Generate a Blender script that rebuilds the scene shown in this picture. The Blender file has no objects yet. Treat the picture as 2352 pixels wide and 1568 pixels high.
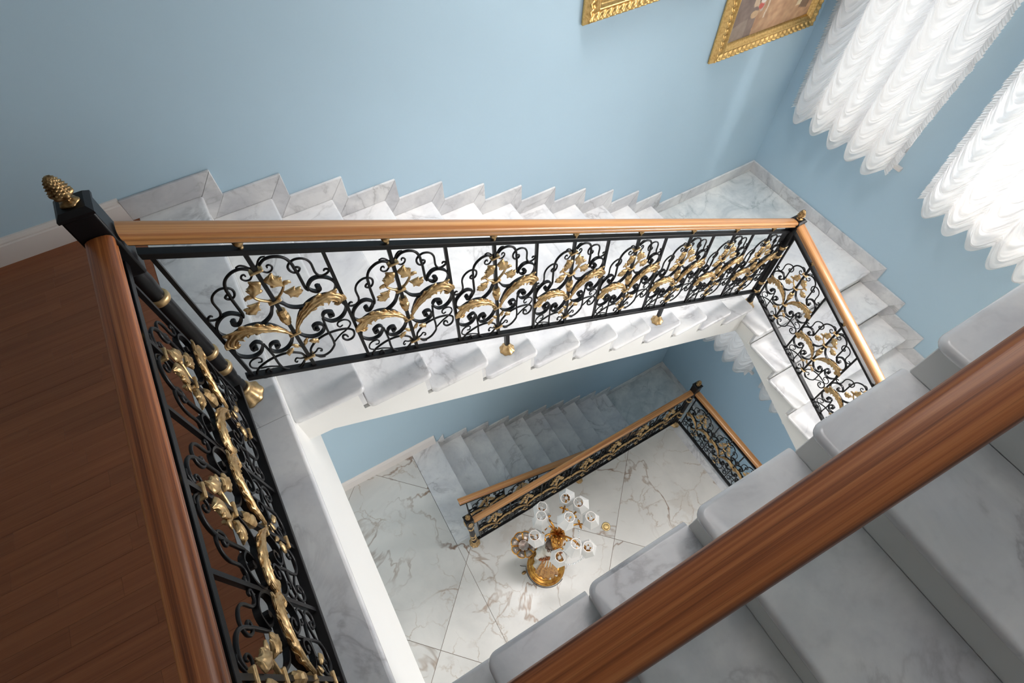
import bpy, bmesh, math, random
from math import pi, sin, cos, radians, sqrt, atan2, hypot
from mathutils import Vector, Matrix, noise

random.seed(7)
SC = bpy.context.scene
COL = SC.collection

# ---------------------------------------------------------------- camera, world, light
cam_d = bpy.data.cameras.new('camera')
cam_d.sensor_width = 36.0
cam_d.sensor_fit = 'HORIZONTAL'
cam_d.lens = 36.0 * 1252.53 / 2352.0
cam_d.clip_start = 0.02
cam_o = bpy.data.objects.new('camera', cam_d)
COL.objects.link(cam_o)
CR = Matrix(((0.864481608840764, 0.428580033176469, -0.2626608138617961),
             (-0.5026333537078477, 0.7312136618470984, -0.46117924115094233),
             (-0.0055910391459465925, 0.5307030581131166, 0.8475393822076351)))
cam_o.matrix_world = Matrix.Translation((-4.28228, -2.61348, 3.77297)) @ CR.to_4x4()
SC.camera = cam_o

W = bpy.data.worlds.new('sky')
SC.world = W
W.use_nodes = True
wn = W.node_tree.nodes
wn.clear()
_bg = wn.new('ShaderNodeBackground')
_bg.inputs['Color'].default_value = (0.86, 0.93, 1.0, 1)
_bg.inputs['Strength'].default_value = 1.5
_wo = wn.new('ShaderNodeOutputWorld')
W.node_tree.links.new(_bg.outputs[0], _wo.inputs[0])

ZF0 = -2.439
def lamp(name, kind, loc, direction, energy, color, sx=1, sy=1, angle=None):
    d = bpy.data.lights.new(name, kind)
    d.energy = energy
    d.color = color
    if kind == 'AREA':
        d.shape = 'RECTANGLE'
        d.size = sx
        d.size_y = sy
    if angle is not None:
        d.angle = angle
    o = bpy.data.objects.new(name, d)
    COL.objects.link(o)
    o.location = loc
    dv = Vector(direction).normalized()
    o.rotation_euler = dv.to_track_quat('-Z', 'Y').to_euler()
    return o

WARM = (1.0, 0.962, 0.945)
lamp('sunlight', 'SUN', (6, 0, 6), (-1, -0.10, -0.62), 1.4, (1.0, 0.93, 0.82), angle=radians(0.6))
# daylight outside the two curtained windows; the bare third is added as fill
for yc in (-0.75, -1.97):
    lamp('window_daylight_and_fill', 'AREA', (0.75, yc, 2.05), (-1, 0, 0), 10.0, WARM, 1.1, 2.4)
lamp('window_daylight_and_fill', 'AREA', (0.45, -3.17, 2.0), (-1, 0.25, -0.1), 330.0, WARM, 0.95, 2.3)  # fill through the added third window, out of view
# assumed spot, added to brighten the flight along the picture wall
dl = lamp('added_fill_spot', 'SPOT', (-2.45, -0.62, 5.9), (0, 0, -1), 1080.0, (1.0, 0.96, 0.935))
dl.data.spot_size = radians(64)
dl.data.spot_blend = 0.8
dl.data.shadow_soft_size = 1.0
dl = lamp('added_fill_spot', 'SPOT', (-3.3, -1.55, 5.7), (0, -.35, -1), 120.0, (1.0, 0.93, 0.92))  # second added spot, lifts the treads of the front flight
dl.data.spot_size = radians(70)
dl.data.spot_blend = 0.9
dl.data.shadow_soft_size = 1.0
# daylight from the ground floor hall side; its unseen front wall window is added
lamp('hall_daylight', 'AREA', (-6.9, -4.45, ZF0 + 1.75), (.12, 1, -0.15), 48.0, WARM, 2.4, 2.2)
for yc in (-0.75, -1.97):
    lamp('window_daylight_and_fill', 'AREA', (0.75, yc, -1.35), (-1, 0, 0), 2.2, WARM, 1.1, 1.9)

SC.view_settings.view_transform = 'Standard'
SC.view_settings.look = 'None'
SC.view_settings.gamma = 1.0
SC.view_settings.use_curve_mapping = False
SC.view_settings.exposure = 0.0
SC.cycles.use_denoising = True
SC.cycles.max_bounces = 12
SC.cycles.diffuse_bounces = 7
SC.cycles.glossy_bounces = 4
SC.cycles.transparent_max_bounces = 16
SC.cycles.transmission_bounces = 6
SC.cycles.sample_clamp_indirect = 8.0
SC.cycles.caustics_reflective = False
SC.cycles.caustics_refractive = False

# ---------------------------------------------------------------- measures (metres)
H = 0.1526                # riser
G = 0.30                  # going
ZG = 1.834                # gallery floor
ZF = -2.439               # ground floor
ZL = -4.006               # lower landing
SL = H / G

# ---------------------------------------------------------------- helpers
def srgb(r, g, b):
    f = lambda c: (c / 255) / 12.92 if c / 255 <= 0.04045 else ((c / 255 + 0.055) / 1.055) ** 2.4
    return (f(r), f(g), f(b), 1)

class MB:
    """collects polygons, built into one mesh"""
    def __init__(s):
        s.v = []
        s.f = []
        s.sm = []
        s.mi = []
        s.cur = 0
    def add(s, vs, fs, smooth=False):
        b = len(s.v)
        s.v += [tuple(v) for v in vs]
        s.f += [[i + b for i in f] for f in fs]
        s.sm += [smooth] * len(fs)
        s.mi += [s.cur] * len(fs)
        return s
    def box(s, x0, x1, y0, y1, z0, z1):
        vs = [(x, y, z) for x in (x0, x1) for y in (y0, y1) for z in (z0, z1)]
        return s.add(vs, [(0, 1, 3, 2), (4, 6, 7, 5), (0, 4, 5, 1), (2, 3, 7, 6), (0, 2, 6, 4), (1, 5, 7, 3)])
    def prism(s, poly, axis, a, b, smooth=False):
        """poly: 2-D outline, extruded along axis from a to b. axis 'y': poly is (x,z); 'x': (y,z); 'z': (x,y)"""
        n = len(poly)
        put = {'y': lambda p, t: (p[0], t, p[1]), 'x': lambda p, t: (t, p[0], p[1]), 'z': lambda p, t: (p[0], p[1], t)}[axis]
        vs = [put(p, a) for p in poly] + [put(p, b) for p in poly]
        s.add(vs, [(i, (i + 1) % n, n + (i + 1) % n, n + i) for i in range(n)], smooth)
        s.add(vs, [list(range(n - 1, -1, -1)), list(range(n, 2 * n))])
        return s
    def lathe(s, prof, seg=24, cx=0, cy=0, cz=0, rfun=None, smooth=True, a0=0.0):
        n = len(prof)
        vs = []
        for k, (r, z) in enumerate(prof):
            for i in range(seg):
                a = a0 + 2 * pi * i / seg
                rr = r * (rfun(a, z, k) if rfun else 1)
                vs.append((cx + rr * cos(a), cy + rr * sin(a), cz + z))
        fs = []
        for k in range(n - 1):
            for i in range(seg):
                j = (i + 1) % seg
                fs.append((k * seg + i, k * seg + j, (k + 1) * seg + j, (k + 1) * seg + i))
        s.add(vs, fs, smooth)
        s.add(vs, [list(range(seg - 1, -1, -1)), [(n - 1) * seg + i for i in range(seg)]])
        return s
    def tube(s, pts, rad, seg=8, smooth=True, caps=True):
        pts = [Vector(p) for p in pts]
        n = len(pts)
        rs = rad if isinstance(rad, (list, tuple)) else [rad] * n
        vs = []
        up = Vector((0, 0, 1))
        nrm = None
        for i in range(n):
            t = (pts[min(i + 1, n - 1)] - pts[max(i - 1, 0)])
            t = t.normalized() if t.length > 1e-9 else Vector((0, 0, 1))
            if nrm is None:
                nrm = t.cross(up if abs(t.z) < 0.9 else Vector((1, 0, 0))).normalized()
            else:
                nrm = (nrm - t * nrm.dot(t))
                nrm = nrm.normalized() if nrm.length > 1e-6 else t.orthogonal().normalized()
            b = t.cross(nrm)
            for k in range(seg):
                a = 2 * pi * k / seg
                vs.append(pts[i] + (nrm * cos(a) + b * sin(a)) * rs[i])
        fs = [(i * seg + k, i * seg + (k + 1) % seg, (i + 1) * seg + (k + 1) % seg, (i + 1) * seg + k)
              for i in range(n - 1) for k in range(seg)]
        s.add(vs, fs, smooth)
        if caps:
            s.add(vs, [list(range(seg - 1, -1, -1)), [(n - 1) * seg + k for k in range(seg)]])
        return s
    def bar(s, pts, a, b, flat=False, seg=8):
        """planar curve in the x-z plane swept with half thickness a (in plane, may be a list) and half depth b (along y)"""
        n = len(pts)
        vs = []
        m = 4 if flat else seg
        for i in range(n):
            p0 = pts[max(i - 1, 0)]
            p1 = pts[min(i + 1, n - 1)]
            tx, tz = p1[0] - p0[0], p1[1] - p0[1]
            L = hypot(tx, tz) or 1
            nx, nz = -tz / L, tx / L
            aa = a[i] if isinstance(a, list) else a
            bb = b[i] if isinstance(b, list) else b
            for k in range(m):
                if flat:
                    c, d = ((1, 1), (-1, 1), (-1, -1), (1, -1))[k]
                else:
                    c, d = cos(2 * pi * k / m), sin(2 * pi * k / m)
                vs.append((pts[i][0] + nx * aa * c, bb * d, pts[i][1] + nz * aa * c))
        fs = [(i * m + k, i * m + (k + 1) % m, (i + 1) * m + (k + 1) % m, (i + 1) * m + k)
              for i in range(n - 1) for k in range(m)]
        s.add(vs, fs, not flat)
        s.add(vs, [list(range(m - 1, -1, -1)), [(n - 1) * m + k for k in range(m)]])
        return s
    def sweep(s, prof, p0, p1, smooth=False):
        """closed profile (lateral, z) swept straight along local x from p0 to p1, both (x, z offset): sheared, ends vertical"""
        n = len(prof)
        vs = [(p0[0], q[0], q[1] + p0[1]) for q in prof] + [(p1[0], q[0], q[1] + p1[1]) for q in prof]
        s.add(vs, [(i, (i + 1) % n, n + (i + 1) % n, n + i) for i in range(n)], smooth)
        s.add(vs, [list(range(n - 1, -1, -1)), list(range(n, 2 * n))])
        return s
    def grid(s, P, nu, nv, smooth=True, closed_u=False):
        fs = []
        for j in range(nv - 1):
            for i in range(nu if closed_u else nu - 1):
                k = (i + 1) % nu
                fs.append((j * nu + i, j * nu + k, (j + 1) * nu + k, (j + 1) * nu + i))
        return s.add(P, fs, smooth)
    def ellipsoid(s, c, r, nu=12, nv=8):
        P = []
        for j in range(nv + 1):
            t = pi * j / nv
            for i in range(nu):
                a = 2 * pi * i / nu
                P.append((c[0] + r[0] * sin(t) * cos(a), c[1] + r[1] * sin(t) * sin(a), c[2] - r[2] * cos(t)))
        return s.grid(P, nu, nv + 1, True, True)
    def mesh(s, name, *mats):
        me = bpy.data.meshes.new(name)
        me.from_pydata(s.v, [], s.f)
        for m in mats:
            me.materials.append(m)
        me.polygons.foreach_set('use_smooth', s.sm)
        if len(mats) > 1:
            me.polygons.foreach_set('material_index', s.mi)
        me.update()
        bm = bmesh.new()
        bm.from_mesh(me)
        bmesh.ops.remove_doubles(bm, verts=bm.verts, dist=1e-6)
        bmesh.ops.recalc_face_normals(bm, faces=bm.faces)
        bm.to_mesh(me)
        bm.free()
        return me

def obj(name, me, parent=None, loc=None, rot=None, scale=None):
    o = bpy.data.objects.new(name, me)
    COL.objects.link(o)
    if parent is not None:
        o.parent = parent
    if loc is not None:
        o.location = loc
    if rot is not None:
        o.rotation_euler = rot
    if scale is not None:
        o.scale = scale
    return o

def thing(name, label, cat, loc=(0, 0, 0), rotz=0.0, group=None):
    o = bpy.data.objects.new(name, None)
    o.empty_display_size = 0.1
    COL.objects.link(o)
    o.location = loc
    o.rotation_euler = (0, 0, rotz)
    o['label'] = label
    o['category'] = cat
    if group:
        o['group'] = group
    return o

def structure(o):
    o['kind'] = 'structure'
    return o

def bevel(me, w, seg=2, ang=35):
    bm = bmesh.new()
    bm.from_mesh(me)
    es = [e for e in bm.edges if len(e.link_faces) == 2 and e.calc_face_angle(0) > radians(ang)]
    r = bmesh.ops.bevel(bm, geom=es, offset=w, segments=seg, profile=0.5, affect='EDGES', clamp_overlap=True)
    for f in bm.faces:
        f.smooth = False
    if seg > 1:
        for f in r['faces']:
            f.smooth = True
    bm.to_mesh(me)
    bm.free()
    return me

def smooth_curve(pts, n=4):
    """Catmull-Rom through 2-D points"""
    out = []
    P = [pts[0]] + list(pts) + [pts[-1]]
    for i in range(1, len(P) - 2):
        p0, p1, p2, p3 = P[i - 1], P[i], P[i + 1], P[i + 2]
        for k in range(n):
            t = k / n
            out.append(tuple(0.5 * ((2 * p1[d]) + (-p0[d] + p2[d]) * t + (2 * p0[d] - 5 * p1[d] + 4 * p2[d] - p3[d]) * t * t
                                    + (-p0[d] + 3 * p1[d] - 3 * p2[d] + p3[d]) * t ** 3) for d in range(len(p1))))
    out.append(tuple(pts[-1]))
    return out

# ---------------------------------------------------------------- materials
class NT:
    def __init__(s, name):
        s.m = bpy.data.materials.new(name)
        s.m.use_nodes = True
        s.t = s.m.node_tree
        s.t.nodes.clear()
        s.out = s.t.nodes.new('ShaderNodeOutputMaterial')
    def n(s, typ, **kw):
        nd = s.t.nodes.new('ShaderNode' + typ)
        for k, v in kw.items():
            if k in nd.inputs:
                nd.inputs[k].default_value = v
            else:
                setattr(nd, k, v)
        return nd
    def l(s, a, b):
        s.t.links.new(a, b)
    def ramp(s, fac, stops, interp='LINEAR'):
        r = s.n('ValToRGB')
        r.color_ramp.interpolation = interp
        while len(r.color_ramp.elements) > 1:
            r.color_ramp.elements.remove(r.color_ramp.elements[-1])
        r.color_ramp.elements[0].position = stops[0][0]
        r.color_ramp.elements[0].color = stops[0][1]
        for p, c in stops[1:]:
            e = r.color_ramp.elements.new(p)
            e.color = c
        s.l(fac, r.inputs[0])
        return r.outputs[0]
    def math(s, op, a, b=None):
        nd = s.n('Math', operation=op)
        for i, v in enumerate((a, b)):
            if v is None:
                continue
            if isinstance(v, (int, float)):
                nd.inputs[i].default_value = v
            else:
                s.l(v, nd.inputs[i])
        return nd.outputs[0]
    def mix(s, fac, a, b, blend='MIX'):
        nd = s.n('Mix', data_type='RGBA', blend_type=blend)
        for sock, v in ((nd.inputs[0], fac), (nd.inputs[6], a), (nd.inputs[7], b)):
            if isinstance(v, (int, float)):
                sock.default_value = v
            elif isinstance(v, tuple):
                sock.default_value = v
            else:
                s.l(v, sock)
        return nd.outputs[2]
    def noise(s, vec, scale, detail=4, rough=0.5, dist=0.0, out=0):
        nd = s.n('TexNoise')
        nd.inputs['Scale'].default_value = scale
        nd.inputs['Detail'].default_value = detail
        nd.inputs['Roughness'].default_value = rough
        nd.inputs['Distortion'].default_value = dist
        if vec is not None:
            s.l(vec, nd.inputs['Vector'])
        return nd.outputs[out]
    def coords(s, scale=(1, 1, 1), rnd=0.0, rot=(0, 0, 0)):
        tc = s.n('TexCoord')
        mp = s.n('Mapping')
        mp.inputs['Scale'].default_value = scale
        mp.inputs['Rotation'].default_value = rot
        s.l(tc.outputs['Object'], mp.inputs['Vector'])
        if rnd:
            oi = s.n('ObjectInfo')
            v = s.n('VectorMath', operation='SCALE')
            v.inputs[0].default_value = (17.3, 31.7, 23.1)
            s.l(oi.outputs['Random'], v.inputs['Scale'])
            s.l(v.outputs[0], mp.inputs['Location'])
        return mp.outputs[0]
    def bsdf(s, color=None, rough=0.5, metal=0.0, spec=0.5, coat=0.0, bump=None, bstr=0.2, bdist=0.01, **kw):
        b = s.n('BsdfPrincipled')
        if isinstance(color, tuple):
            b.inputs['Base Color'].default_value = color
        elif color is not None:
            s.l(color, b.inputs['Base Color'])
        if isinstance(rough, (int, float)):
            b.inputs['Roughness'].default_value = rough
        else:
            s.l(rough, b.inputs['Roughness'])
        b.inputs['Metallic'].default_value = metal
        b.inputs['Specular IOR Level'].default_value = spec
        b.inputs['Coat Weight'].default_value = coat
        b.inputs['Coat Roughness'].default_value = 0.12
        for k, v in kw.items():
            b.inputs[k].default_value = v
        if bump is not None:
            bp = s.n('Bump')
            bp.inputs['Strength'].default_value = bstr
            bp.inputs['Distance'].default_value = bdist
            s.l(bump, bp.inputs['Height'])
            s.l(bp.outputs[0], b.inputs['Normal'])
        s.l(b.outputs[0], s.out.inputs[0])
        return b

def mat_plain(name, col, rough=0.5, metal=0.0, spec=0.5, coat=0.0, var=0.0, vscale=3.0, bump=0.0, bscale=60.0):
    t = NT(name)
    c = t.coords()
    cc = col
    if var:
        nz = t.noise(c, vscale, 3)
        dark = tuple(x * (1 - var) for x in col[:3]) + (1,)
        lite = tuple(min(1, x * (1 + var)) for x in col[:3]) + (1,)
        cc = t.ramp(nz, [(0.3, dark), (0.7, lite)])
    bp = t.noise(c, bscale, 3) if bump else None
    t.bsdf(cc, rough, metal, spec, coat, bump=bp, bstr=bump, bdist=0.004)
    return t.m

def mat_marble(name, base, cloud, vein, rough=0.16, scale=1.0, veinw=0.018, rnd=1.0):
    t = NT(name)
    c = t.coords((scale, scale, scale), rnd)
    cl = t.noise(c, 1.6, 6, 0.6, 0.6)
    col = t.ramp(cl, [(0.35, cloud), (0.62, base)])
    n1 = t.noise(c, 1.1, 7, 0.55, 1.1)
    v1 = t.math('ABSOLUTE', t.math('SUBTRACT', n1, 0.5))
    m1 = t.ramp(v1, [(0.0, (1, 1, 1, 1)), (veinw, (0.25, 0.25, 0.25, 1)), (veinw * 3.5, (0, 0, 0, 1))])
    gate = t.ramp(t.noise(c, 1.7, 2), [(0.42, (0, 0, 0, 1)), (0.62, (1, 1, 1, 1))])
    mm = t.math('MULTIPLY', t.math('MULTIPLY', m1, gate), 0.55)
    col = t.mix(mm, col, vein)
    fine = t.noise(c, 14, 4)
    col = t.mix(t.ramp(fine, [(0.55, (0, 0, 0, 1)), (0.8, (0.16, 0.16, 0.16, 1))]), col, vein)
    t.bsdf(col, rough, 0, 0.5)
    return t.m

def mat_floor_marble(name):
    """white porcelain marble with branching brown-gold veins"""
    t = NT(name)
    c = t.coords((1, 1, 1), 1.0)
    warp = t.noise(c, 1.4, 6, 0.62, 0.0, out=1)
    av = t.n('VectorMath', operation='MULTIPLY_ADD')
    av.inputs[1].default_value = (0.55, 0.55, 0.55)
    t.l(warp, av.inputs[0])
    t.l(c, av.inputs[2])
    base = t.ramp(t.noise(c, 1.3, 5, 0.6, 0.4), [(0.35, srgb(205, 203, 199)), (0.6, srgb(222, 219, 214))])
    def veins(scale, w, gs, g0, g1):
        vo = t.n('TexVoronoi', feature='DISTANCE_TO_EDGE')
        vo.inputs['Scale'].default_value = scale
        t.l(av.outputs[0], vo.inputs['Vector'])
        m = t.ramp(vo.outputs['Distance'], [(0.0, (1, 1, 1, 1)), (w, (0.45, 0.45, 0.45, 1)), (w * 2.6, (0, 0, 0, 1))])
        gt = t.ramp(t.noise(c, gs, 3, 0.6), [(g0, (0, 0, 0, 1)), (g1, (1, 1, 1, 1))])
        return t.math('MULTIPLY', m, gt)
    rn = t.noise(c, 0.85, 5, 0.52, 1.0)
    rd = t.math('ABSOLUTE', t.math('SUBTRACT', rn, 0.5))
    v1 = t.math('MULTIPLY', t.ramp(rd, [(0.0, (1, 1, 1, 1)), (0.004, (0.75, 0.75, 0.75, 1)), (0.011, (0, 0, 0, 1))]),
                t.ramp(t.noise(c, 1.2, 3, 0.6), [(0.40, (0.1, 0.1, 0.1, 1)), (0.58, (1, 1, 1, 1))]))
    v2 = veins(3.4, 0.013, 2.1, 0.46, 0.60)
    patch = t.ramp(t.math('MULTIPLY', t.noise(av.outputs[0], 2.4, 5, 0.65, 0.8), t.noise(c, 1.2, 2)),
                   [(0.355, (0, 0, 0, 1)), (0.40, (0.65, 0.65, 0.65, 1))])
    colv = t.ramp(t.noise(c, 2.2, 3), [(0.35, srgb(110, 74, 48)), (0.55, srgb(150, 120, 92)), (0.7, srgb(128, 118, 110))])
    col = t.mix(t.math('MULTIPLY', patch, 0.35), base, srgb(176, 160, 142))
    col = t.mix(t.math('MULTIPLY', v2, 0.55), col, srgb(158, 132, 104))
    col = t.mix(t.math('MULTIPLY', v1, 0.9), col, colv)
    t.bsdf(col, 0.2, 0, 0.4)
    return t.m

def mat_wood(name, dark, mid, lite, rough=0.3, coat=0.3, rnd=1.0, tint=0.0, lengthwise='x', rscale=1.0, grain=False):
    t = NT(name)
    st = 0.45 * rscale
    ac = 55.0 * rscale
    sc = {'x': (st, ac, ac), 'y': (ac, st, ac)}[lengthwise]
    c = t.coords(sc, rnd)
    if grain:                     # grain that follows the sloping rail
        ga = t.n('Attribute')
        ga.attribute_name = 'grain'
        t.l(ga.outputs['Vector'], c.node.inputs['Vector'])
    n1 = t.noise(c, 1.0, 4, 0.55, 0.35)
    n2 = t.noise(c, 5.0, 4, 0.7, 0.2)
    f = t.math('ADD', t.math('MULTIPLY', n1, 0.7), t.math('MULTIPLY', n2, 0.3))
    col = t.ramp(f, [(0.36, dark), (0.5, mid), (0.63, lite)])
    pores = t.noise(c, 8.0 if grain else 11.0, 4, 0.72)
    deep = tuple(x * 0.45 for x in dark[:3]) + (1,)
    col = t.mix(t.ramp(pores, [(0.53, (0, 0, 0, 1)), (0.70, (0.55, 0.55, 0.55, 1))]), col, deep)
    if tint:
        oi = t.n('ObjectInfo')
        br = t.math('ADD', 1.0 - tint, t.math('MULTIPLY', oi.outputs['Random'], 2 * tint))
        hs = t.n('HueSaturation')
        t.l(br, hs.inputs['Value'])
        t.l(col, hs.inputs['Color'])
        col = hs.outputs[0]
    t.bsdf(col, rough, 0, 0.5, coat, bump=pores, bstr=0.06, bdist=0.002)
    return t.m

def mat_gold(name, hi, lo, rough=0.34, scale=40.0, bump=0.15):
    t = NT(name)
    c = t.coords()
    n1 = t.noise(c, scale, 4, 0.6)
    col = t.ramp(n1, [(0.34, lo), (0.58, hi)])
    t.bsdf(col, rough, 1.0, 0.5, bump=n1, bstr=bump * .5, bdist=0.002)
    return t.m

def mat_fabric(name, col, transl, transp, tcol=None):
    t = NT(name)
    d = t.n('BsdfDiffuse')
    d.inputs['Color'].default_value = col
    tr = t.n('BsdfTranslucent')
    tr.inputs['Color'].default_value = tcol or col
    m = t.n('MixShader')
    m.inputs[0].default_value = transl
    t.l(d.outputs[0], m.inputs[1])
    t.l(tr.outputs[0], m.inputs[2])
    tp = t.n('BsdfTransparent')
    m2 = t.n('MixShader')
    m2.inputs[0].default_value = transp
    t.l(m.outputs[0], m2.inputs[1])
    t.l(tp.outputs[0], m2.inputs[2])
    t.l(m2.outputs[0], t.out.inputs[0])
    return t.m

def mat_glass(name):
    t = NT(name)
    tp = t.n('BsdfTransparent')
    gl = t.n('BsdfGlossy')
    gl.inputs['Roughness'].default_value = 0.02
    m = t.n('MixShader')
    m.inputs[0].default_value = 0.07
    t.l(tp.outputs[0], m.inputs[1])
    t.l(gl.outputs[0], m.inputs[2])
    t.l(m.outputs[0], t.out.inputs[0])
    return t.m

BLUE = mat_plain('blue_wall_paint', srgb(177, 202, 217), 0.55, spec=0.3, var=0.012, vscale=1.5, bump=0.03, bscale=220)
WHITE = mat_plain('white_paint', srgb(232, 231, 228), 0.5, spec=0.35, var=0.01, bump=0.02, bscale=120)
CREAM = mat_plain('cream_wall_paint', srgb(224, 219, 210), 0.6, spec=0.3)
TRIMW = mat_plain('white_gloss_trim', srgb(226, 220, 216), 0.35, spec=0.4)
CEIL = mat_plain('ceiling_paint', srgb(225, 225, 222), 0.7)
MARB = mat_marble('white_grey_marble', srgb(231, 230, 229), srgb(207, 207, 210), srgb(140, 137, 140), 0.17, 1.7)
MARBS = mat_marble('skirting_marble', srgb(222, 221, 220), srgb(190, 190, 193), srgb(135, 132, 132), 0.22, 2.2)
MARBG = mat_marble('grey_green_marble', srgb(222, 224, 222), srgb(186, 193, 195), srgb(138, 148, 152), 0.2, 2.2)
TILE = mat_floor_marble('gold_veined_marble')
GROUT = mat_plain('grout', srgb(128, 112, 98), 0.8)
OAK = mat_wood('oak_handrail', srgb(150, 94, 50), srgb(184, 130, 78), srgb(204, 154, 100), 0.34, 0.3, grain=True)
OAKD = mat_wood('dark_oak_handrail', srgb(98, 48, 22), srgb(162, 94, 50), srgb(194, 126, 72), 0.33, 0.15, grain=True)
PARQ = mat_wood('parquet', srgb(140, 80, 47), srgb(150, 88, 53), srgb(158, 95, 58), 0.4, 0.06, tint=0.07, rscale=.6)
IRON = mat_plain('black_iron', srgb(16, 15, 17), 0.40, metal=0.0, spec=0.28, var=0.2, vscale=20, bump=0.05, bscale=150)
GOLD = mat_gold('antique_gold', srgb(214, 184, 138), srgb(178, 144, 98), 0.46)
GOLDD = mat_gold('dark_bronze_gold', srgb(172, 142, 100), srgb(92, 66, 40), 0.4, 60.0)
GILT = mat_gold('gilded_frame', srgb(222, 186, 122), srgb(196, 154, 92), 0.36, 70.0, 0.25)
GILTL = mat_gold('gilded_lamp', srgb(226, 172, 90), srgb(170, 104, 44), 0.3, 30.0)
BRASS = mat_gold('brass', srgb(220, 194, 140), srgb(196, 166, 112), 0.5, 30.0, 0.05)
CURT = mat_fabric('sheer_curtain', (0.86, 0.84, 0.82, 1), 0.52, 0.07, (0.92, 0.91, 0.90, 1))
SHADE = mat_fabric('lamp_shade_silk', (0.88, 0.87, 0.85, 1), 0.3, 0.0)
GLASS = mat_glass('window_glass')
PORC = mat_plain('porcelain', srgb(226, 220, 208), 0.3, spec=0.5, var=0.06, vscale=12)
SILVER = mat_gold('tarnished_silver', srgb(190, 178, 168), srgb(128, 112, 104), 0.35, 25.0, 0.1)
HAIR = mat_plain('dark_glaze', srgb(112, 92, 78), 0.35, var=0.25, vscale=40)
GARL = mat_plain('russet_glaze', srgb(142, 84, 44), 0.3, var=0.3, vscale=50)
CRYST = mat_plain('crystal', srgb(236, 238, 240), 0.05, spec=1.0)
CABLE = mat_plain('dark_cable', srgb(66, 56, 46), 0.5)
def painted(name):
    t = NT(name)
    a = t.n('VertexColor')
    a.layer_name = 'paint'
    br = t.noise(t.coords(), 90, 3)
    t.bsdf(a.outputs[0], 0.4, 0, 0.35, bump=br, bstr=0.25, bdist=0.002)
    return t.m
CANVAS = painted('oil_paint')

# ---------------------------------------------------------------- room shell
ZT = 6.2
def wall(name, me):
    return structure(obj(name, me))

wall('wall_back', MB().box(-9.0, 0.3, 0.0, 0.25, -4.6, ZT).mesh('wall_back', BLUE))
wall('wall_front', MB().box(-9.0, -8.2, -4.2, -3.95, -4.6, ZT).box(-5.6, 0.3, -4.2, -3.95, -4.6, ZT).box(-8.2, -5.6, -4.2, -3.95, -4.6, ZF + .55).box(-8.2, -5.6, -4.2, -3.95, ZF + 2.9, ZT).mesh('wall_front', CREAM))  # opening is an unseen window, added to let the hall lamp in
wall('wall_left', MB().box(-9.2, -9.0, -4.2, 0.25, -4.6, ZT).mesh('wall_left', CREAM))
wall('ceiling', MB().box(-9.2, 0.3, -4.2, 0.25, ZT, ZT + 0.2).mesh('ceiling', CEIL))
# wall with the windows
WIN = [(-1.165, -0.28, 0.90, 3.25), (-2.44, -1.50, 0.90, 3.25), (-1.22, -0.28, -2.30, -0.36), (-2.44, -1.50, -2.30, -1.0), (-3.65, -2.70, 0.90, 3.25)]  # last entry: unseen bare window, added to let in more light
mb = MB()
ys = sorted({-4.2, 0.25} | {w[0] for w in WIN} | {w[1] for w in WIN})
zs = sorted({-4.6, ZT} | {w[2] for w in WIN} | {w[3] for w in WIN})
for y0, y1 in zip(ys, ys[1:]):
    run = None
    for z0, z1 in zip(zs, zs[1:]):
        hole = any(w[0] <= y0 and y1 <= w[1] and w[2] <= z0 and z1 <= w[3] for w in WIN)
        if not hole:
            run = [z0, z1] if run is None else [run[0], z1]
        if hole and run:
            mb.box(0, 0.28, y0, y1, run[0], run[1])
            run = None
    if run:
        mb.box(0, 0.28, y0, y1, run[0], run[1])
wall('wall_right', mb.mesh('wall_right', BLUE))
for i, (y0, y1, z0, z1) in enumerate(WIN):
    w = structure(obj('window_%d' % (i + 1), None, None, (0.2, (y0 + y1) / 2, z0)))
    hw, hh = (y1 - y0) / 2, z1 - z0
    fr = MB()
    for a, b, c, d in ((-hw, -hw + .06, 0, hh), (hw - .06, hw, 0, hh), (-hw + .06, hw - .06, 0, .06), (-hw + .06, hw - .06, hh - .06, hh),
                       (-.03, .03, .06, hh - .06), (-hw + .06, -.03, hh * .68, hh * .68 + .05), (.03, hw - .06, hh * .68, hh * .68 + .05)):
        fr.box(-.03, .03, a, b, c, d)
    obj('frame', fr.mesh('window_frame', TRIMW), w)
    for a, b in ((-hw + .06, -.03), (.03, hw - .06)):
        for c, d in ((.06, hh * .68), (hh * .68 + .05, hh - .06)):
            obj('pane', MB().box(-.003, .003, a, b, c, d).mesh('window_pane', GLASS), w)
    obj('sill', bevel(MB().box(-.225, -.04, -hw - .05, hw + .05, -.03, 0.005).mesh('sill', TRIMW), .006), w)

# unseen slab added outside to keep sun and sky off the lower windows
tr = structure(obj('added_shade_slab', MB().box(.30, 3.2, -5.0, 1.0, -.34, -.18).mesh('added_shade_slab', WHITE)))
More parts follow.
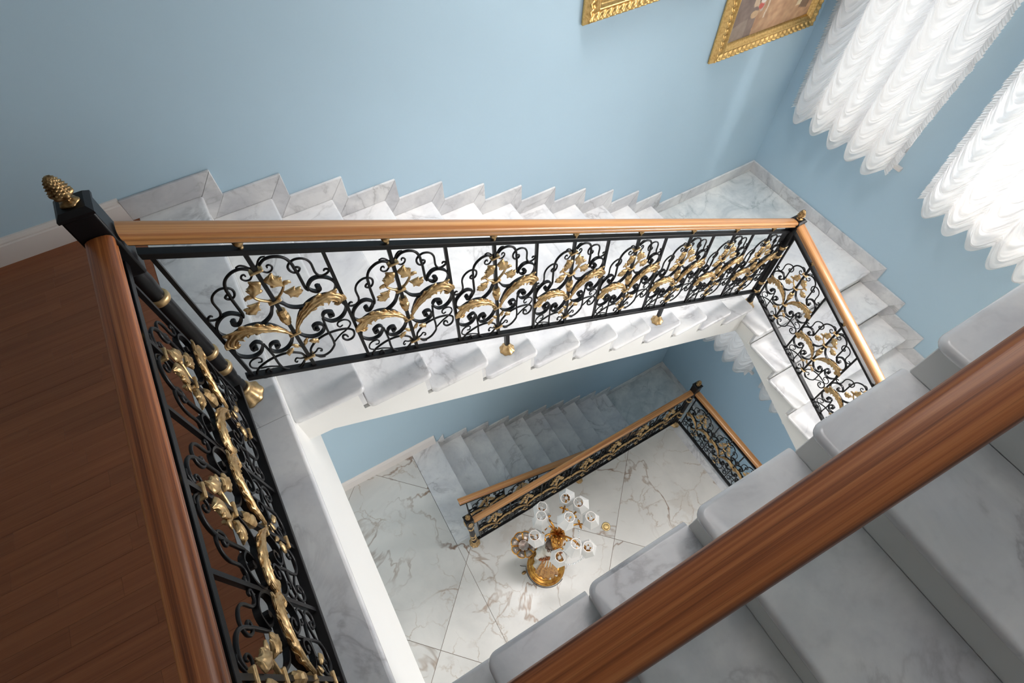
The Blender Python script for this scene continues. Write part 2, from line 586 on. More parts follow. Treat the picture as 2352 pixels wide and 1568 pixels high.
# ---------------------------------------------------------------- slabs / treads
def slab_mesh(x0, x1, y0, y1, z0, z1, edges, r=0.013, corner=None, cr=0.03, mat=MARB):
    """slab whose listed plan edges ('x0','x1','y0','y1') are rounded; corner = (sx, sy) gets a plan radius"""
    pts = []
    def c(px, py, sx, sy):
        if corner and (sx, sy) in corner:
            cx, cy = px - sx * cr, py - sy * cr
            a0 = {(1, 1): 0, (-1, 1): 90, (-1, -1): 180, (1, -1): 270}[(sx, sy)]
            for k in range(7):
                a = radians(a0 + 15 * k)
                pts.append((cx + cr * cos(a), cy + cr * sin(a)))
        else:
            pts.append((px, py))
    c(x1, y1, 1, 1)
    c(x0, y1, -1, 1)
    c(x0, y0, -1, -1)
    c(x1, y0, 1, -1)
    prof = [(0.0, z0 + r)] + []
    hgt = z1 - z0
    r = min(r, hgt * 0.45)
    stack = []
    for k in range(5):
        a = radians(-90 + 22.5 * k)
        stack.append((r - r * cos(a), z0 + r + r * sin(a)))
    for k in range(5):
        a = radians(22.5 * k)
        stack.append((r - r * cos(a), z1 - r + r * sin(a)))
    vs = []
    n = len(pts)
    for ins, z in stack:
        for (px, py) in pts:
            qx, qy = px, py
            if 'x1' in edges and px > x1 - cr - 1e-6:
                f = 1 if px > x1 - 1e-6 else max(0, (px - (x1 - cr)) / cr)
                qx -= ins * f
            if 'x0' in edges and px < x0 + cr + 1e-6:
                f = 1 if px < x0 + 1e-6 else max(0, ((x0 + cr) - px) / cr)
                qx += ins * f
            if 'y1' in edges and py > y1 - cr - 1e-6:
                f = 1 if py > y1 - 1e-6 else max(0, (py - (y1 - cr)) / cr)
                qy -= ins * f
            if 'y0' in edges and py < y0 + cr + 1e-6:
                f = 1 if py < y0 + 1e-6 else max(0, ((y0 + cr) - py) / cr)
                qy += ins * f
            vs.append((qx, qy, z))
    m = MB()
    fs = [(i * n + k, i * n + (k + 1) % n, (i + 1) * n + (k + 1) % n, (i + 1) * n + k) for i in range(len(stack) - 1) for k in range(n)]
    m.add(vs, fs, True)
    m.add(vs, [list(range(n - 1, -1, -1)), [(len(stack) - 1) * n + k for k in range(n)]])
    me = m.mesh('slab', mat)
    try:
        me.set_sharp_from_angle(angle=radians(50))
    except Exception:
        pass
    return me

TH = 0.034      # tread thickness
OV = 0.022      # nosing overhang

def skirt_piece(poly, axis, a, b, parent, name='skirting_slab', mat=MARBS):
    return obj(name, bevel(MB().prism(poly, axis, a, b).mesh('skirting_slab', mat), .003, 1), parent)

# ---- flight 1: from the gallery down along the back wall
st1 = thing('staircase', 'white marble flight descending along the picture wall from the wooden gallery floor',
            'staircase', (-4.6, -0.7, 0))
N1 = -4.597
def P1(o):              # keep world coordinates under a moved root
    o.location = (o.location[0] + 4.6, o.location[1] + 0.7, o.location[2])
    return o
for k in range(1, 12):
    xn = N1 + G * k
    z = (12 - k) * H
    me = slab_mesh(xn - G - OV, xn, -1.362, -.002, z - TH, z, ('x1', 'y0', 'x0'), corner=((1, -1), (-1, -1)))
    P1(obj('tread', me, st1))
for k in range(0, 12):
    xn = N1 + G * k
    z1 = (12 - k) * H - TH if k else ZG - TH
    P1(obj('riser', MB().box(xn - OV - .02, xn - OV, -1.345, -.002, (11 - k) * H, z1).mesh('riser', MARB), st1))
# white painted body: saw-tooth top, straight soffit
poly = []
for k in range(0, 12):
    xn = N1 + G * k - OV - .02
    poly.append((xn, ((12 - k) * H if k else ZG) - TH))
    poly.append((xn, (11 - k) * H - TH))
poly += [(-1.345, -TH), (-1.345, -0.17), (-4.50, 1.452), (-4.639, 1.46)]
P1(obj('body', MB().prism(poly, 'y', -1.345, -.002).mesh('stair_body', WHITE), st1))
SK = 0.1226
XS = -4.507
XT = -4.600
for k in range(0, 12):
    z = (12 - k) * H if k else ZG
    zn = (11 - k) * H
    tk = (XT + G * k, z)
    ck = (XT + G * (k - 1) if k else -4.93, z)
    sk_ = (XS + G * k, z + SK)
    nk = (XS + G * (k - 1) if k else -4.93, z + SK)
    P1(skirt_piece([ck, tk, sk_, nk], 'y', -0.018, -0.0005, st1))
    P1(skirt_piece([tk, (tk[0] - .026, z - .012), (tk[0] - .026, zn), (tk[0], zn), (sk_[0], zn + SK), sk_], 'y', -0.018, -0.0005, st1))

# ---- landing 1
ld1 = thing('stair_landing', 'square white marble corner landing between the two blue walls below the pictures', 'landing', (-0.67, -0.77, 0))
def PL(o):
    o.location = (o.location[0] + .67, o.location[1] + .77, o.location[2])
    return o
YL = -1.536
PL(obj('landing_slab', slab_mesh(N1 + 11 * G - OV, -.002, -.80, -.002, -TH, 0, (), mat=MARBG), ld1))
PL(obj('landing_slab', slab_mesh(-1.345, -.002, YL, -.80, -TH, 0, ('x0', 'y0'), corner=((-1, -1),)), ld1))
PL(obj('body', MB().box(-1.335, -.002, YL + OV + .03, -.002, -.19, -TH).mesh('landing_body', WHITE), ld1))
for x0, x1 in ((XS + 11 * G, -0.62), (-0.62, 0.0)):
    PL(skirt_piece([(x0 if x0 > -.9 else XT + 11 * G, 0), (x1 - (.018 if x1 == 0 else 0), 0), (x1 - (.018 if x1 == 0 else 0), SK), (x0, SK)], 'y', -0.018, -.0005, ld1))
for y0, y1 in ((0, -.42), (-.42, -1.02), (-1.02, -1.536)):
    e = -1.617 if y1 == -1.536 else y1
    PL(skirt_piece([(y0, 0), (y1, 0), (e, SK), (y0, SK)], 'x', -0.018, -.0005, ld1))

# ---- flight 2 along the window wall
st2 = thing('staircase', 'short white marble flight descending along the window wall beside the black and gold railing', 'staircase', (-0.67, -2.0, -0.3))
def P2(o):
    o.location = (o.location[0] + .67, o.location[1] + 2.0, o.location[2] + .3)
    return o
for j in range(1, 4):
    yn = YL - G * j
    z = -j * H
    P2(obj('tread', slab_mesh(-1.345, -.002, yn, yn + G + OV, z - TH, z, ('x0', 'y0', 'y1'), corner=((-1, -1), (-1, 1))), st2))
for j in range(0, 4):
    yn = YL - G * j
    P2(obj('riser', MB().box(-1.33, -.002, yn + OV, yn + OV + .02, -(j + 1) * H, -j * H - TH).mesh('riser', MARB), st2))
poly = [(YL + OV + .02, -TH)]
for j in range(0, 4):
    yn = YL - G * j + OV + .02
    if j:
        poly.append((yn, -j * H - TH))
    poly.append((yn, -(j + 1) * H - TH))
poly += [(-2.54, -4 * H - TH), (-2.54, -.82), (-1.34, -0.17), (-1.34, -TH)]
P2(obj('body', MB().prism(poly, 'x', -1.33, -.002).mesh('stair_body', WHITE), st2))
for j in range(0, 4):
    z = -j * H
    zn = z - H
    yt = -1.536 - G * j
    ypk = -1.617 - G * j
    if j:
        P2(skirt_piece([(yt + G, z), (yt, z), (ypk, z + SK), (ypk + G, z + SK)], 'x', -0.018, -.0005, st2))
    P2(skirt_piece([(yt, z), (yt + .026, z - .012), (yt + .026, zn), (yt, zn), (ypk, zn + SK), (ypk, z + SK)], 'x', -0.018, -.0005, st2))

# ---- upper flight in front, rising to the right below the camera
st3 = thing('staircase', 'grey shaded marble flight with thick rounded treads rising under the broad dark handrail', 'staircase', (-4.0, -3.2, ZG))
def P3(o):
    o.location = (o.location[0] + 4.0, o.location[1] + 3.2, o.location[2] - ZG)
    return o
FX, FZ, FY = -4.6265, 2.1208 - H, -2.522
for j in range(0, 10):
    xn = FX + G * j
    z = FZ + H * j
    P3(obj('tread', slab_mesh(xn, xn + G + OV, -3.948, FY, z - TH, z, ('x0', 'y1'), r=.015, corner=((-1, 1),), cr=.035), st3))
    P3(obj('riser', bevel(MB().box(xn + OV, xn + OV + .02, -3.948, FY - .016, (z - H) if j else ZG, z - TH).mesh('riser', WHITE), .002, 1), st3))
poly = [(FX + OV + .02, ZG)]
for j in range(0, 10):
    xn = FX + G * j + OV + .02
    poly += [(xn, (FZ + H * (j - 1) - TH) if j else ZG), (xn, FZ + H * j - TH)]
xe = FX + G * 10
poly += [(xe, FZ + H * 9 - TH), (xe, FZ + H * 9 - .42), (FX + .35, ZG - .2), (FX + OV + .02, ZG - .2)]
P3(obj('body', MB().prism(poly, 'y', -3.948, FY - .018).mesh('stair_body', WHITE), st3))

# ---------------------------------------------------------------- gallery floor (parquet, marble border, white fascia)
fl2 = structure(obj('floor', MB().box(-9.0, -4.62, -3.95, 0, ZG - .33, ZG - .022).mesh('gallery_slab', WHITE)))
fl2['label'] = 'dark parquet gallery floor with a marble border'
PW = 0.068
y = 0.0
row = 0
plank_cache = {}
rr = random.Random(3)
while y > -3.95:
    x = -4.902
    first = True
    while x > -6.25:
        L = rr.choice((.31, .40, .47, .55)) * (rr.uniform(.3, 1) if first else 1)
        L = round(L, 2)
        first = False
        if L not in plank_cache:
            plank_cache[L] = bevel(MB().box(-L + .0004, 0, -PW + .0004, 0, -.02, 0).mesh('plank', PARQ), .0004, 1)
        obj('plank', plank_cache[L], fl2, (x, y, ZG))
        x -= L
    y -= PW
    row += 1
rest = obj('plank_field', MB().box(-9.0, -6.25, -3.95, 0, ZG - .02, ZG - .0005).mesh('plank_field', PARQ), fl2)
for y0, y1 in ((-1.405, 0), (-2.52, -1.4065), (-3.95, -2.5215)):
    obj('border_slab', slab_mesh(-4.900, -4.597, y0, y1, ZG - TH, ZG, ('x1',), r=.013), fl2)
obj('fascia_beam', MB().box(-4.95, -4.612, -3.95, 0, 1.06, ZG - TH).mesh('fascia_beam', WHITE), fl2)
bb = structure(obj('baseboard_back', None, None, (-4.93, 0, ZG)))
prof = [(0, 0), (-.018, 0), (-.018, .098), (-.014, .104), (-.015, .112), (-.010, .124), (-.006, .130), (0, .132)]
obj('board', MB().prism(prof, 'x', -4.07, 0).mesh('baseboard_back', TRIMW), bb)

# ---------------------------------------------------------------- ground floor
gf = structure(obj('floor', MB().box(-9.0, -4.19, -3.95, 0, ZF - .3, ZF - .004).box(-4.19, -1.15, -3.95, -1.185, ZF - .3, ZF - .004).box(-4.19, -4.1, -1.19, 0, ZF - .3, ZF - .036).mesh('ground_slab', GROUT)))
gf['label'] = 'pale marble ground floor of large diagonal tiles with brown veins'
def clip(poly, rect):
    x0, x1, y0, y1 = rect
    for ax, lim, sgn in ((0, x0, 1), (0, x1, -1), (1, y0, 1), (1, y1, -1)):
        out = []
        for i in range(len(poly)):
            a, b = poly[i], poly[(i + 1) % len(poly)]
            da, db = sgn * (a[ax] - lim), sgn * (b[ax] - lim)
            if da >= 0:
                out.append(a)
            if (da >= 0) != (db >= 0):
                t = da / (da - db)
                out.append((a[0] + t * (b[0] - a[0]), a[1] + t * (b[1] - a[1])))
        poly = out
        if len(poly) < 3:
            return []
    return poly
D = 2.115
gp = 0.0035
for i in range(-3, 3):
    for j in range(-4, 2):
        a0, a1 = -.668 + D * i + gp, -.668 + D * (i + 1) - gp       # x - y
        b0, b1 = -4.672 + D * j + gp, -4.672 + D * (j + 1) - gp     # x + y
        q = [((a + b) / 2, (b - a) / 2) for a, b in ((a0, b0), (a1, b0), (a1, b1), (a0, b1))]
        m = MB()
        for rect in ((-9.0, -4.19, -3.95, 0), (-4.186, -1.17, -3.95, -1.185)):
            pl = clip(q, rect)
            if pl:
                cx = sum(p[0] for p in pl) / len(pl)
                m.prism(pl, 'z', -.012, 0)
        if m.f:
            c = q[0]
            m.v = [(v[0] - c[0], v[1] - c[1], v[2]) for v in m.v]
            obj('tile', m.mesh('tile', TILE), gf, (c[0], c[1], ZF))
obj('edge_slab', slab_mesh(-1.30, -1.145, -3.95, -1.155, ZF - TH, ZF + .001, ('x1', 'y1'), r=.01), gf)
obj('edge_slab', slab_mesh(-4.185, -1.30, -1.185, -1.155, ZF - TH, ZF + .001, ('y1',), r=.01), gf)
bg = structure(obj('baseboard_back', None, None, (-3.87, 0, ZF)))
prof = [(0, 0), (-.020, 0), (-.020, .15), (-.015, .160), (-.016, .172), (-.010, .19), (-.006, .2), (0, .202)]
obj('board', MB().prism(prof, 'x', -5.1, 0).mesh('baseboard_back', TRIMW), bg)

# ---- flight to the basement along the back wall
st4 = thing('staircase', 'lowest white marble flight descending along the blue wall behind the guard railing', 'staircase', (-2.6, -0.6, ZF))
def P4(o):
    o.location = (o.location[0] + 2.6, o.location[1] + .6, o.location[2] - ZF)
    return o
NB = -3.846
HB = (ZF - ZL) / 10
P4(obj('top_slab', slab_mesh(-4.186, NB, -1.16, -.002, ZF - TH, ZF, ('x1',), r=.01), st4))
for k in range(1, 10):
    xn = NB + G * k
    z = ZF - k * HB
    P4(obj('tread', slab_mesh(xn - G - OV, xn, -1.18, -.002, z - TH, z, ('x1',), r=.01), st4))
for k in range(0, 10):
    xn = NB + G * k
    P4(obj('riser', MB().box(xn - OV - .02, xn - OV, -1.18, -.002, ZF - (k + 1) * HB, ZF - k * HB - TH).mesh('riser', MARB), st4))
poly = []
for k in range(0, 10):
    xn = NB + G * k - OV - .02
    poly += [(xn, ZF - k * HB - TH), (xn, ZF - (k + 1) * HB - TH)]
poly += [(-1.1, ZL - TH), (-1.1, ZL - .3), (-4.0, ZF - .4), (-4.0, ZF - TH)]
P4(obj('body', MB().prism(poly, 'y', -1.18, -.002).mesh('stair_body', WHITE), st4))
for k in range(0, 10):
    z, zn = ZF - k * HB, ZF - (k + 1) * HB
    tk = (NB + G * k, z)
    sk_ = (NB + .085 + G * k, z + SK)
    if k:
        ck = (NB + G * (k - 1), z)
        nk = (NB + .085 + G * (k - 1), z + SK)
        P4(skirt_piece([ck, tk, sk_, nk], 'y', -.018, -.0005, st4))
    P4(skirt_piece([tk, (tk[0] - .026, z - .012), (tk[0] - .026, zn), (tk[0], zn), (sk_[0], zn + SK), sk_], 'y', -.018, -.0005, st4))
ld2 = thing('stair_landing', 'lower grey marble corner landing below the guard railing finial', 'landing', (-.6, -.8, ZL))
def P5(o):
    o.location = (o.location[0] + .6, o.location[1] + .8, o.location[2] - ZL)
    return o
P5(obj('landing_slab', slab_mesh(NB + 9 * G - OV, -.002, -1.5, -.002, ZL - TH, ZL, (), mat=MARBG), ld2))
P5(obj('body', MB().box(-1.145, -.002, -1.46, -.002, ZL - .25, ZL - TH).mesh('landing_body', WHITE), ld2))
P5(skirt_piece([(NB + 9 * G, ZL), (-.018, ZL), (-.018, ZL + SK), (NB + .085 + 9 * G, ZL + SK)], 'y', -.018, -.0005, ld2))
P5(skirt_piece([(0, ZL), (-1.5, ZL), (-1.5, ZL + SK), (0, ZL + SK)], 'x', -.018, -.0005, ld2))
st5 = thing('staircase', 'lowest short flight under the level guard railing by the window wall, in deep shade', 'staircase', (-.6, -2.0, ZL))
for j in range(1, 5):
    yn = -1.5 - G * j
    z = -j * HB
    o = obj('tread', slab_mesh(-1.13, -.002, yn, yn + G + OV, z - TH, z, ('y0',), r=.01), st5)
    o.location = (.6, 2.0, 0)
for j in range(0, 5):
    yn = -1.5 - G * j
    o = obj('riser', MB().box(-1.13, -.002, yn + OV, yn + OV + .02, -(j + 1) * HB, -j * HB - TH).mesh('riser', MARB), st5)
    o.location = (.6, 2.0, 0)
# walls of the stair pit under the ground floor
wall('wall_front', MB().box(-4.2, -1.15, -1.24, -1.19, -4.6, ZF - .3).mesh('pit_wall', BLUE))

# ---------------------------------------------------------------- railing motif (x = along, z = up from the bottom bar, y = depth)
def raw(pts):                       # measured on the sloping flight: take the slope out again
    return [(u, v - .508 * u) for u, v in pts]
CUR = dict(
 A=[(.017, .6149), (.035, .6381), (.054, .6497), (.07, .6528), (.087, .6495), (.099, .6376), (.106, .6151), (.107, .5916), (.109, .5677), (.109, .5277), (.109, .4857), (.114, .4712)],
 B=[(.108, .592), (.113, .5968), (.121, .5948), (.121, .5858), (.112, .5742), (.099, .5706), (.091, .5815), (.091, .6005), (.102, .6201), (.12, .6352), (.14, .6384), (.154, .6305), (.161, .6131), (.161, .5861), (.161, .5661), (.167, .5501), (.178, .5467), (.193, .5553), (.204, .5689), (.202, .5789), (.193, .5783), (.189, .5703)],
 C1=[(.147, .488), (.155, .493), (.152, .4765), (.138, .4644), (.123, .4728), (.117, .4897), (.125, .5088), (.141, .5309), (.162, .5416), (.182, .5387), (.199, .5254), (.206, .5009), (.201, .4724), (.184, .4468), (.150, .440), (.11, .420), (.075, .385), (.045, .335), (.02, .265)],
 C2=[(.006, .432), (.019, .4149), (.030, .3965), (.045, .3871), (.065, .3853), (.095, .392), (.13, .412), (.165, .418), (.19, .407), (.205, .3794), (.205, .3494), (.19, .3158), (.167, .2891), (.141, .2789), (.124, .2893), (.115, .3097), (.126, .3353), (.141, .3409), (.155, .335), (.152, .3145), (.142, .3164)],
 E=[(.008, .2339), (.017, .2189), (.028, .2045), (.048, .1957), (.072, .2019), (.093, .2235), (.103, .2496), (.097, .2706), (.081, .2714), (.067, .2553), (.068, .2398), (.078, .2429)],
 F=[(.113, .3017), (.11, .2582), (.108, .2122), (.11, .1652), (.108, .1302), (.103, .1106), (.08, .0739), (.054, .0537), (.034, .0566), (.015, .0705)],
 G=[(.010, .072), (.014, .0884), (.021, .115), (.047, .1552), (.077, .1834), (.113, .2047), (.149, .215), (.177, .2152), (.195, .2003), (.193, .1693), (.179, .1452), (.159, .1371), (.148, .1505), (.151, .171), (.162, .1746), (.167, .1581)],
 H=[(.112, .138), (.145, .1819), (.167, .2031), (.186, .2258), (.197, .2494), (.193, .2703), (.178, .2767), (.158, .2656), (.15, .2475), (.155, .233), (.168, .2436)],
 I1=[(.008, .0700), (.015, .0739), (.032, .0895), (.044, .1076), (.054, .1007), (.052, .0867), (.046, .0887)],
 I2=[(.008, .07), (.016, .0664), (.027, .055), (.036, .0436), (.053, .0422)],
 J1=[(.006, .600), (.008, .6104), (.014, .6194), (.022, .6365), (.034, .6516), (.046, .6547)],
 J2=[(.008, .592), (.019, .5839), (.029, .579), (.042, .5886), (.049, .6052), (.044, .6146), (.036, .6106), (.035, .6011)])
FLATS = {'C1', 'C2', 'E'}

def scroll_mesh(su):
    m = MB()
    for sgn in (1, -1):
        for k, pts in CUR.items():
            p = smooth_curve([(sgn * su * u, v) for u, v in raw(pts)], 4)
            n = len(p)
            if k in FLATS:
                a = [.0034 if i > 6 or k == 'E' else .0034 for i in range(n)]
                m.bar(p, .0034, .0078, flat=True)
                e = p[0] if k == 'C1' else p[-1]
                m.add(*disc(e, .0085, .0095), False)
            else:
                r0 = {'A': .0056, 'B': .0044, 'F': .0048, 'G': .0048}.get(k, .0036)
                rs = [r0 * (0.75 + 0.25 * min(1, (n - 1 - i) / 6)) for i in range(n)]
                m.bar(p, rs, rs, seg=6)
    return m.mesh('scrollwork', IRON)

def disc(c, r, d, seg=8):
    vs = []
    for y in (-d, d):
        for i in range(seg):
            a = 2 * pi * i / seg
            vs.append((c[0] + r * cos(a), y, c[1] + r * sin(a)))
    fs = [(i, (i + 1) % seg, seg + (i + 1) % seg, seg + i) for i in range(seg)] + [list(range(seg - 1, -1, -1)), list(range(seg, 2 * seg))]
    return vs, fs

FACE = [-1]
def leaf_patch(m, spine, hw, lift, nlobe=5, lobe=.3, lean=.05, ns=34, nt=9, y0=.008, bulge=.009, flute=.0018, su=1.0, sgn=1, nfl=3):
    """a relief leaf on both faces: spine in (u,v), half width hw(s), out-of-plane lift(s); edge cut into forward pointing lobes"""
    sp = smooth_curve(spine, 12)
    n = len(sp)
    L = [0.0]
    for a, b in zip(sp, sp[1:]):
        L.append(L[-1] + hypot(b[0] - a[0], b[1] - a[1]))
    def at(s):
        s = max(0, min(1, s)) * L[-1]
        i = 0
        while i < n - 2 and L[i + 1] < s:
            i += 1
        t = (s - L[i]) / max(1e-9, L[i + 1] - L[i])
        x = sp[i][0] + t * (sp[i + 1][0] - sp[i][0])
        z = sp[i][1] + t * (sp[i + 1][1] - sp[i][1])
        j0, j1 = max(0, i - 2), min(n - 1, i + 3)
        tx, tz = sp[j1][0] - sp[j0][0], sp[j1][1] - sp[j0][1]
        d = hypot(tx, tz) or 1
        return x, z, -tz / d, tx / d
    outer, inner = [], []
    for i in range(ns):
        s = i / (ns - 1)
        q = (nlobe * s) % 1.0
        saw = q / .72 if q < .72 else (1 - q) / .28
        for j in range(nt):
            t = -1 + 2 * j / (nt - 1)
            at_ = abs(t)
            se = min(1, s + lean * at_ ** 1.4 * (1 - s) * 2)
            x, z, nx, nz = at(se)
            cut = (1 - lobe) + lobe * saw
            w = hw(s) * (1 - (1 - cut) * max(0, (at_ - .30) / .70) ** 1.1)
            px, pz = x + nx * w * t, z + nz * w * t
            k = min(1, hw(s) / .014)
            body = bulge * (1 - at_ ** 2.2)
            rib = flute * cos(2 * pi * nfl * (at_ - .12 * saw)) * (1 - .3 * at_)
            cup = .4 * bulge * saw * at_ ** 3 * lobe * 2
            yy = y0 + lift(s) + (body + rib + cup) * k
            outer.append((sgn * su * px, yy, pz))
            inner.append((sgn * su * px, yy - .0028, pz))
    rim = [i * nt for i in range(ns)] + [(ns - 1) * nt + j for j in range(1, nt)] + [i * nt + nt - 1 for i in range(ns - 2, -1, -1)] + [j for j in range(nt - 2, 0, -1)]
    k = len(rim)
    for face in (FACE[0],):                    # a thin stamped leaf on the face of the bars towards the well
        o_ = [(p[0], face * p[1], p[2]) for p in outer]
        i_ = [(p[0], face * p[1], p[2]) for p in inner]
        m.grid(o_, nt, ns)
        m.grid(i_, nt, ns)
        m.add([o_[a] for a in rim] + [i_[a] for a in rim], [(a, (a + 1) % k, k + (a + 1) % k, k + a) for a in range(k)], True)
    return m

def acanthus(su, sgn):
    m = MB()
    sp = [(.006, .243), (.024, .282), (.050, .318), (.090, .350), (.128, .365), (.160, .362), (.184, .347), (.196, .324), (.188, .306), (.174, .310)]
    def hw(s):
        if s < .70:
            return .011 + .034 * (s / .70) ** .8
        return .045 * (1 - ((s - .70) / .30) ** 1.3 * .80)
    leaf_patch(m, sp, hw, lambda s: .006 * sin(pi * min(1, s * 1.1)), 5.4, .86, .13, ns=64, nt=25, su=su, sgn=sgn, y0=.008, bulge=.010, flute=.0032, nfl=2.6)
    return m.mesh('acanthus_leaf', GOLD)

def ivy(su, sgn):
    m = MB()
    st = smooth_curve([(.006, .432), (.019, .442), (.037, .460), (.049, .480), (.050, .500)], 4)
    m.bar([(sgn * su * u, v) for u, v in st], [.0048] * len(st), [.006] * len(st), seg=6)
    def hw1(s):
        return .004 + .028 * max(0, sin(pi * min(1, s * 1.05))) ** .8
    leaf_patch(m, [(.050, .492), (.042, .512), (.032, .530), (.030, .548), (.038, .562)], hw1, lambda s: .006 * sin(pi * s), 2.4, .6, .10, ns=26, nt=11, su=su, sgn=sgn, y0=.005, bulge=.010, flute=.0022, nfl=1.6)
    leaf_patch(m, [(.040, .462), (.056, .456), (.072, .446), (.086, .438), (.098, .430)], hw1, lambda s: .006 * sin(pi * s), 2.4, .6, .10, ns=26, nt=11, su=su, sgn=sgn, y0=.005, bulge=.010, flute=.0022, nfl=1.6)
    leaf_patch(m, [(.052, .496), (.062, .503), (.070, .502), (.076, .494)], lambda s: .003 + .009 * sin(pi * min(1, s + .1)), lambda s: .008, 2, .3, .05, ns=10, nt=5, su=su, sgn=sgn, y0=.004, bulge=.005, flute=.001)
    return m.mesh('ivy_spray', GOLD)

def sprig(su, sgn):
    m = MB()
    st = smooth_curve([(.004, .137), (.012, .150), (.022, .165), (.034, .174), (.046, .170)], 4)
    m.bar([(sgn * su * u, v) for u, v in st], [.004] * len(st), [.005] * len(st), seg=6)
    leaf_patch(m, [(.030, .172), (.042, .166), (.054, .154), (.058, .138)], lambda s: .003 + .012 * sin(pi * min(1, s + .08)), lambda s: .007, 3, .4, .05, ns=14, nt=5, su=su, sgn=sgn, bulge=.008, flute=.001)
    leaf_patch(m, [(.016, .158), (.020, .176), (.030, .188)], lambda s: .003 + .007 * sin(pi * min(1, s + .08)), lambda s: .004, 2, .4, .05, ns=10, nt=5, su=su, sgn=sgn, bulge=.006, flute=.001)
    return m.mesh('leaf_sprig', GOLD)

_c = MB().box(-.022, .022, -.0135, .0135, -.0048, .0048).mesh('collar', GOLD)
COLLAR = bevel(_c, .0044, 3)
BUD = MB().lathe([(.007, -.042), (.012, -.036), (.014, -.022), (.017, -.018), (.0195, -.002), (.0195, .006), (.014, .012), (.0145, .022), (.0185, .026), (.0165, .040), (.008, .044)], 8, a0=pi / 8, smooth=False).mesh('bud', GOLD)
STUD = MB().lathe([(.0075, 0), (.0085, .004), (.0065, .008), (.009, .012), (.0145, .020), (.0165, .028), (.0150, .036), (.0100, .043), (.008, .048)], 14).mesh('rail_stud', GOLD)
MOTIF = {}
def motif(su, face=-1):
    su = (round(su, 3), face)
    if su not in MOTIF:
        FACE[0] = face
        k_, su_ = su, su[0]
        MOTIF[su] = dict(s=scroll_mesh(su_), a=[acanthus(su_, 1), acanthus(su_, -1)], i=[ivy(su_, 1), ivy(su_, -1)], p=[sprig(su_, 1), sprig(su_, -1)])
        FACE[0] = -1
    return MOTIF[su]

HR = [(-.026, .842), (-.026, .851), (-.0232, .8555), (-.0282, .860), (-.0326, .866), (-.0330, .874), (-.0300, .8815), (-.0225, .8862), (-.012, .8884),
      (0, .889), (.012, .8884), (.0225, .8862), (.0300, .8815), (.0330, .874), (.0326, .866), (.0282, .860), (.0232, .8555), (.026, .851), (.026, .842)]

def railing(label, origin, ang, L, slope, first, pitch, n, rail_mat, off=0.0, x0=0.0, posts=(), name='railing', face=-1):
    """run along local x from x0 to L; base line rises by slope"""
    r = thing(name, label, 'railing', origin, ang, 'wrought iron railings of the stair')
    zz = lambda x: slope * x + off
    def rect(hw, z0, z1):
        return [(-hw, z0), (hw, z0), (hw, z1), (-hw, z1)]
    h_ = obj('handrail', MB().sweep(HR, (x0, zz(x0)), (L, zz(L)), True).mesh('handrail', rail_mat), r)
    ga = h_.data.attributes.new('grain', 'FLOAT_VECTOR', 'POINT')
    for v in h_.data.vertices:
        ga.data[v.index].vector = (v.co.x, v.co.y, v.co.z - slope * v.co.x)
    try:
        h_.data.set_sharp_from_angle(angle=radians(48))
    except Exception:
        pass
    obj('rail_strip', MB().sweep(rect(.022, .836, .842), (x0, zz(x0)), (L, zz(L))).mesh('rail_strip', IRON), r)
    obj('top_bar', bevel(MB().sweep(rect(.015, .772, .795), (x0, zz(x0)), (L, zz(L))).mesh('top_bar', IRON), .0015, 1), r)
    obj('bottom_bar', bevel(MB().sweep(rect(.015, .075, .097), (x0, zz(x0)), (L, zz(L))).mesh('bottom_bar', IRON), .0015, 1), r)
    zv = lambda x, z: z + zz(x)
    PICK = {}
    def picket(x, w, nm):
        key = (w,)
        if key not in PICK:
            m = MB()
            vs = []
            for sx in (-w, w):
                for sy in (-w, w):
                    vs += [(sx, sy, .096 + slope * sx), (sx, sy, .773 + slope * sx)]
            m.add(vs, [(0, 1, 3, 2), (4, 6, 7, 5), (0, 4, 5, 1), (2, 3, 7, 6), (0, 2, 6, 4), (1, 5, 7, 3)])
            PICK[key] = m.mesh(nm, IRON)
        return obj(nm, PICK[key], r, (x, 0, zz(x)))
    for i in range(n + 1):
        picket(first + i * pitch, .0062, 'picket')
    mo = motif(pitch / .424, face)
    for i in range(n):
        xc = first + (i + .5) * pitch
        picket(xc, .0068, 'centre_bar')
        pz = zv(xc, .097)
        p = obj('scroll_panel', mo['s'], r, (xc, 0, pz))
        for k in range(2):
            obj('acanthus_leaf', mo['a'][k], p)
            obj('ivy_spray', mo['i'][k], p)
            obj('leaf_sprig', mo['p'][k], p)
        for v in (.590, .432, .232, .064):
            obj('collar', COLLAR, p, (0, 0, v))
        obj('bud', BUD, p, (0, 0, .335))
        obj('rail_stud', STUD, r, (xc, 0, zv(xc, .793)))
    for (xp, zb) in posts:
        hp = zv(xp, .078) - zb
        ps = obj('support_post', MB().box(-.011, .011, -.011, .011, 0, hp).mesh('support_post', IRON), r, (xp, 0, zb))
        obj('post_shoe', MB().lathe([(.040, 0), (.0405, .006), (.033, .011), (.029, .015), (.024, .026), (.017, .036), (.0165, .055), (.0135, .06)], 40, rfun=lambda a, z, k: 1 + (.06 * cos(8 * a) if z < .04 else 0)).mesh('post_shoe', GOLD), ps)
    return r

# flight 1 railing: base line = nosing line
XR1 = -4.665
b1 = 1.834 - (XR1 - N1) * SL
railing('long sloping railing with light oak handrail and gold leaves below the picture wall', (XR1, -1.255, b1), 0, 3.43, -SL,
        -4.645 - XR1, .4225, 8, OAK, 0.004, .0, posts=((-3.54 - XR1, 8 * H - b1), (-2.34 - XR1, 4 * H - b1)))
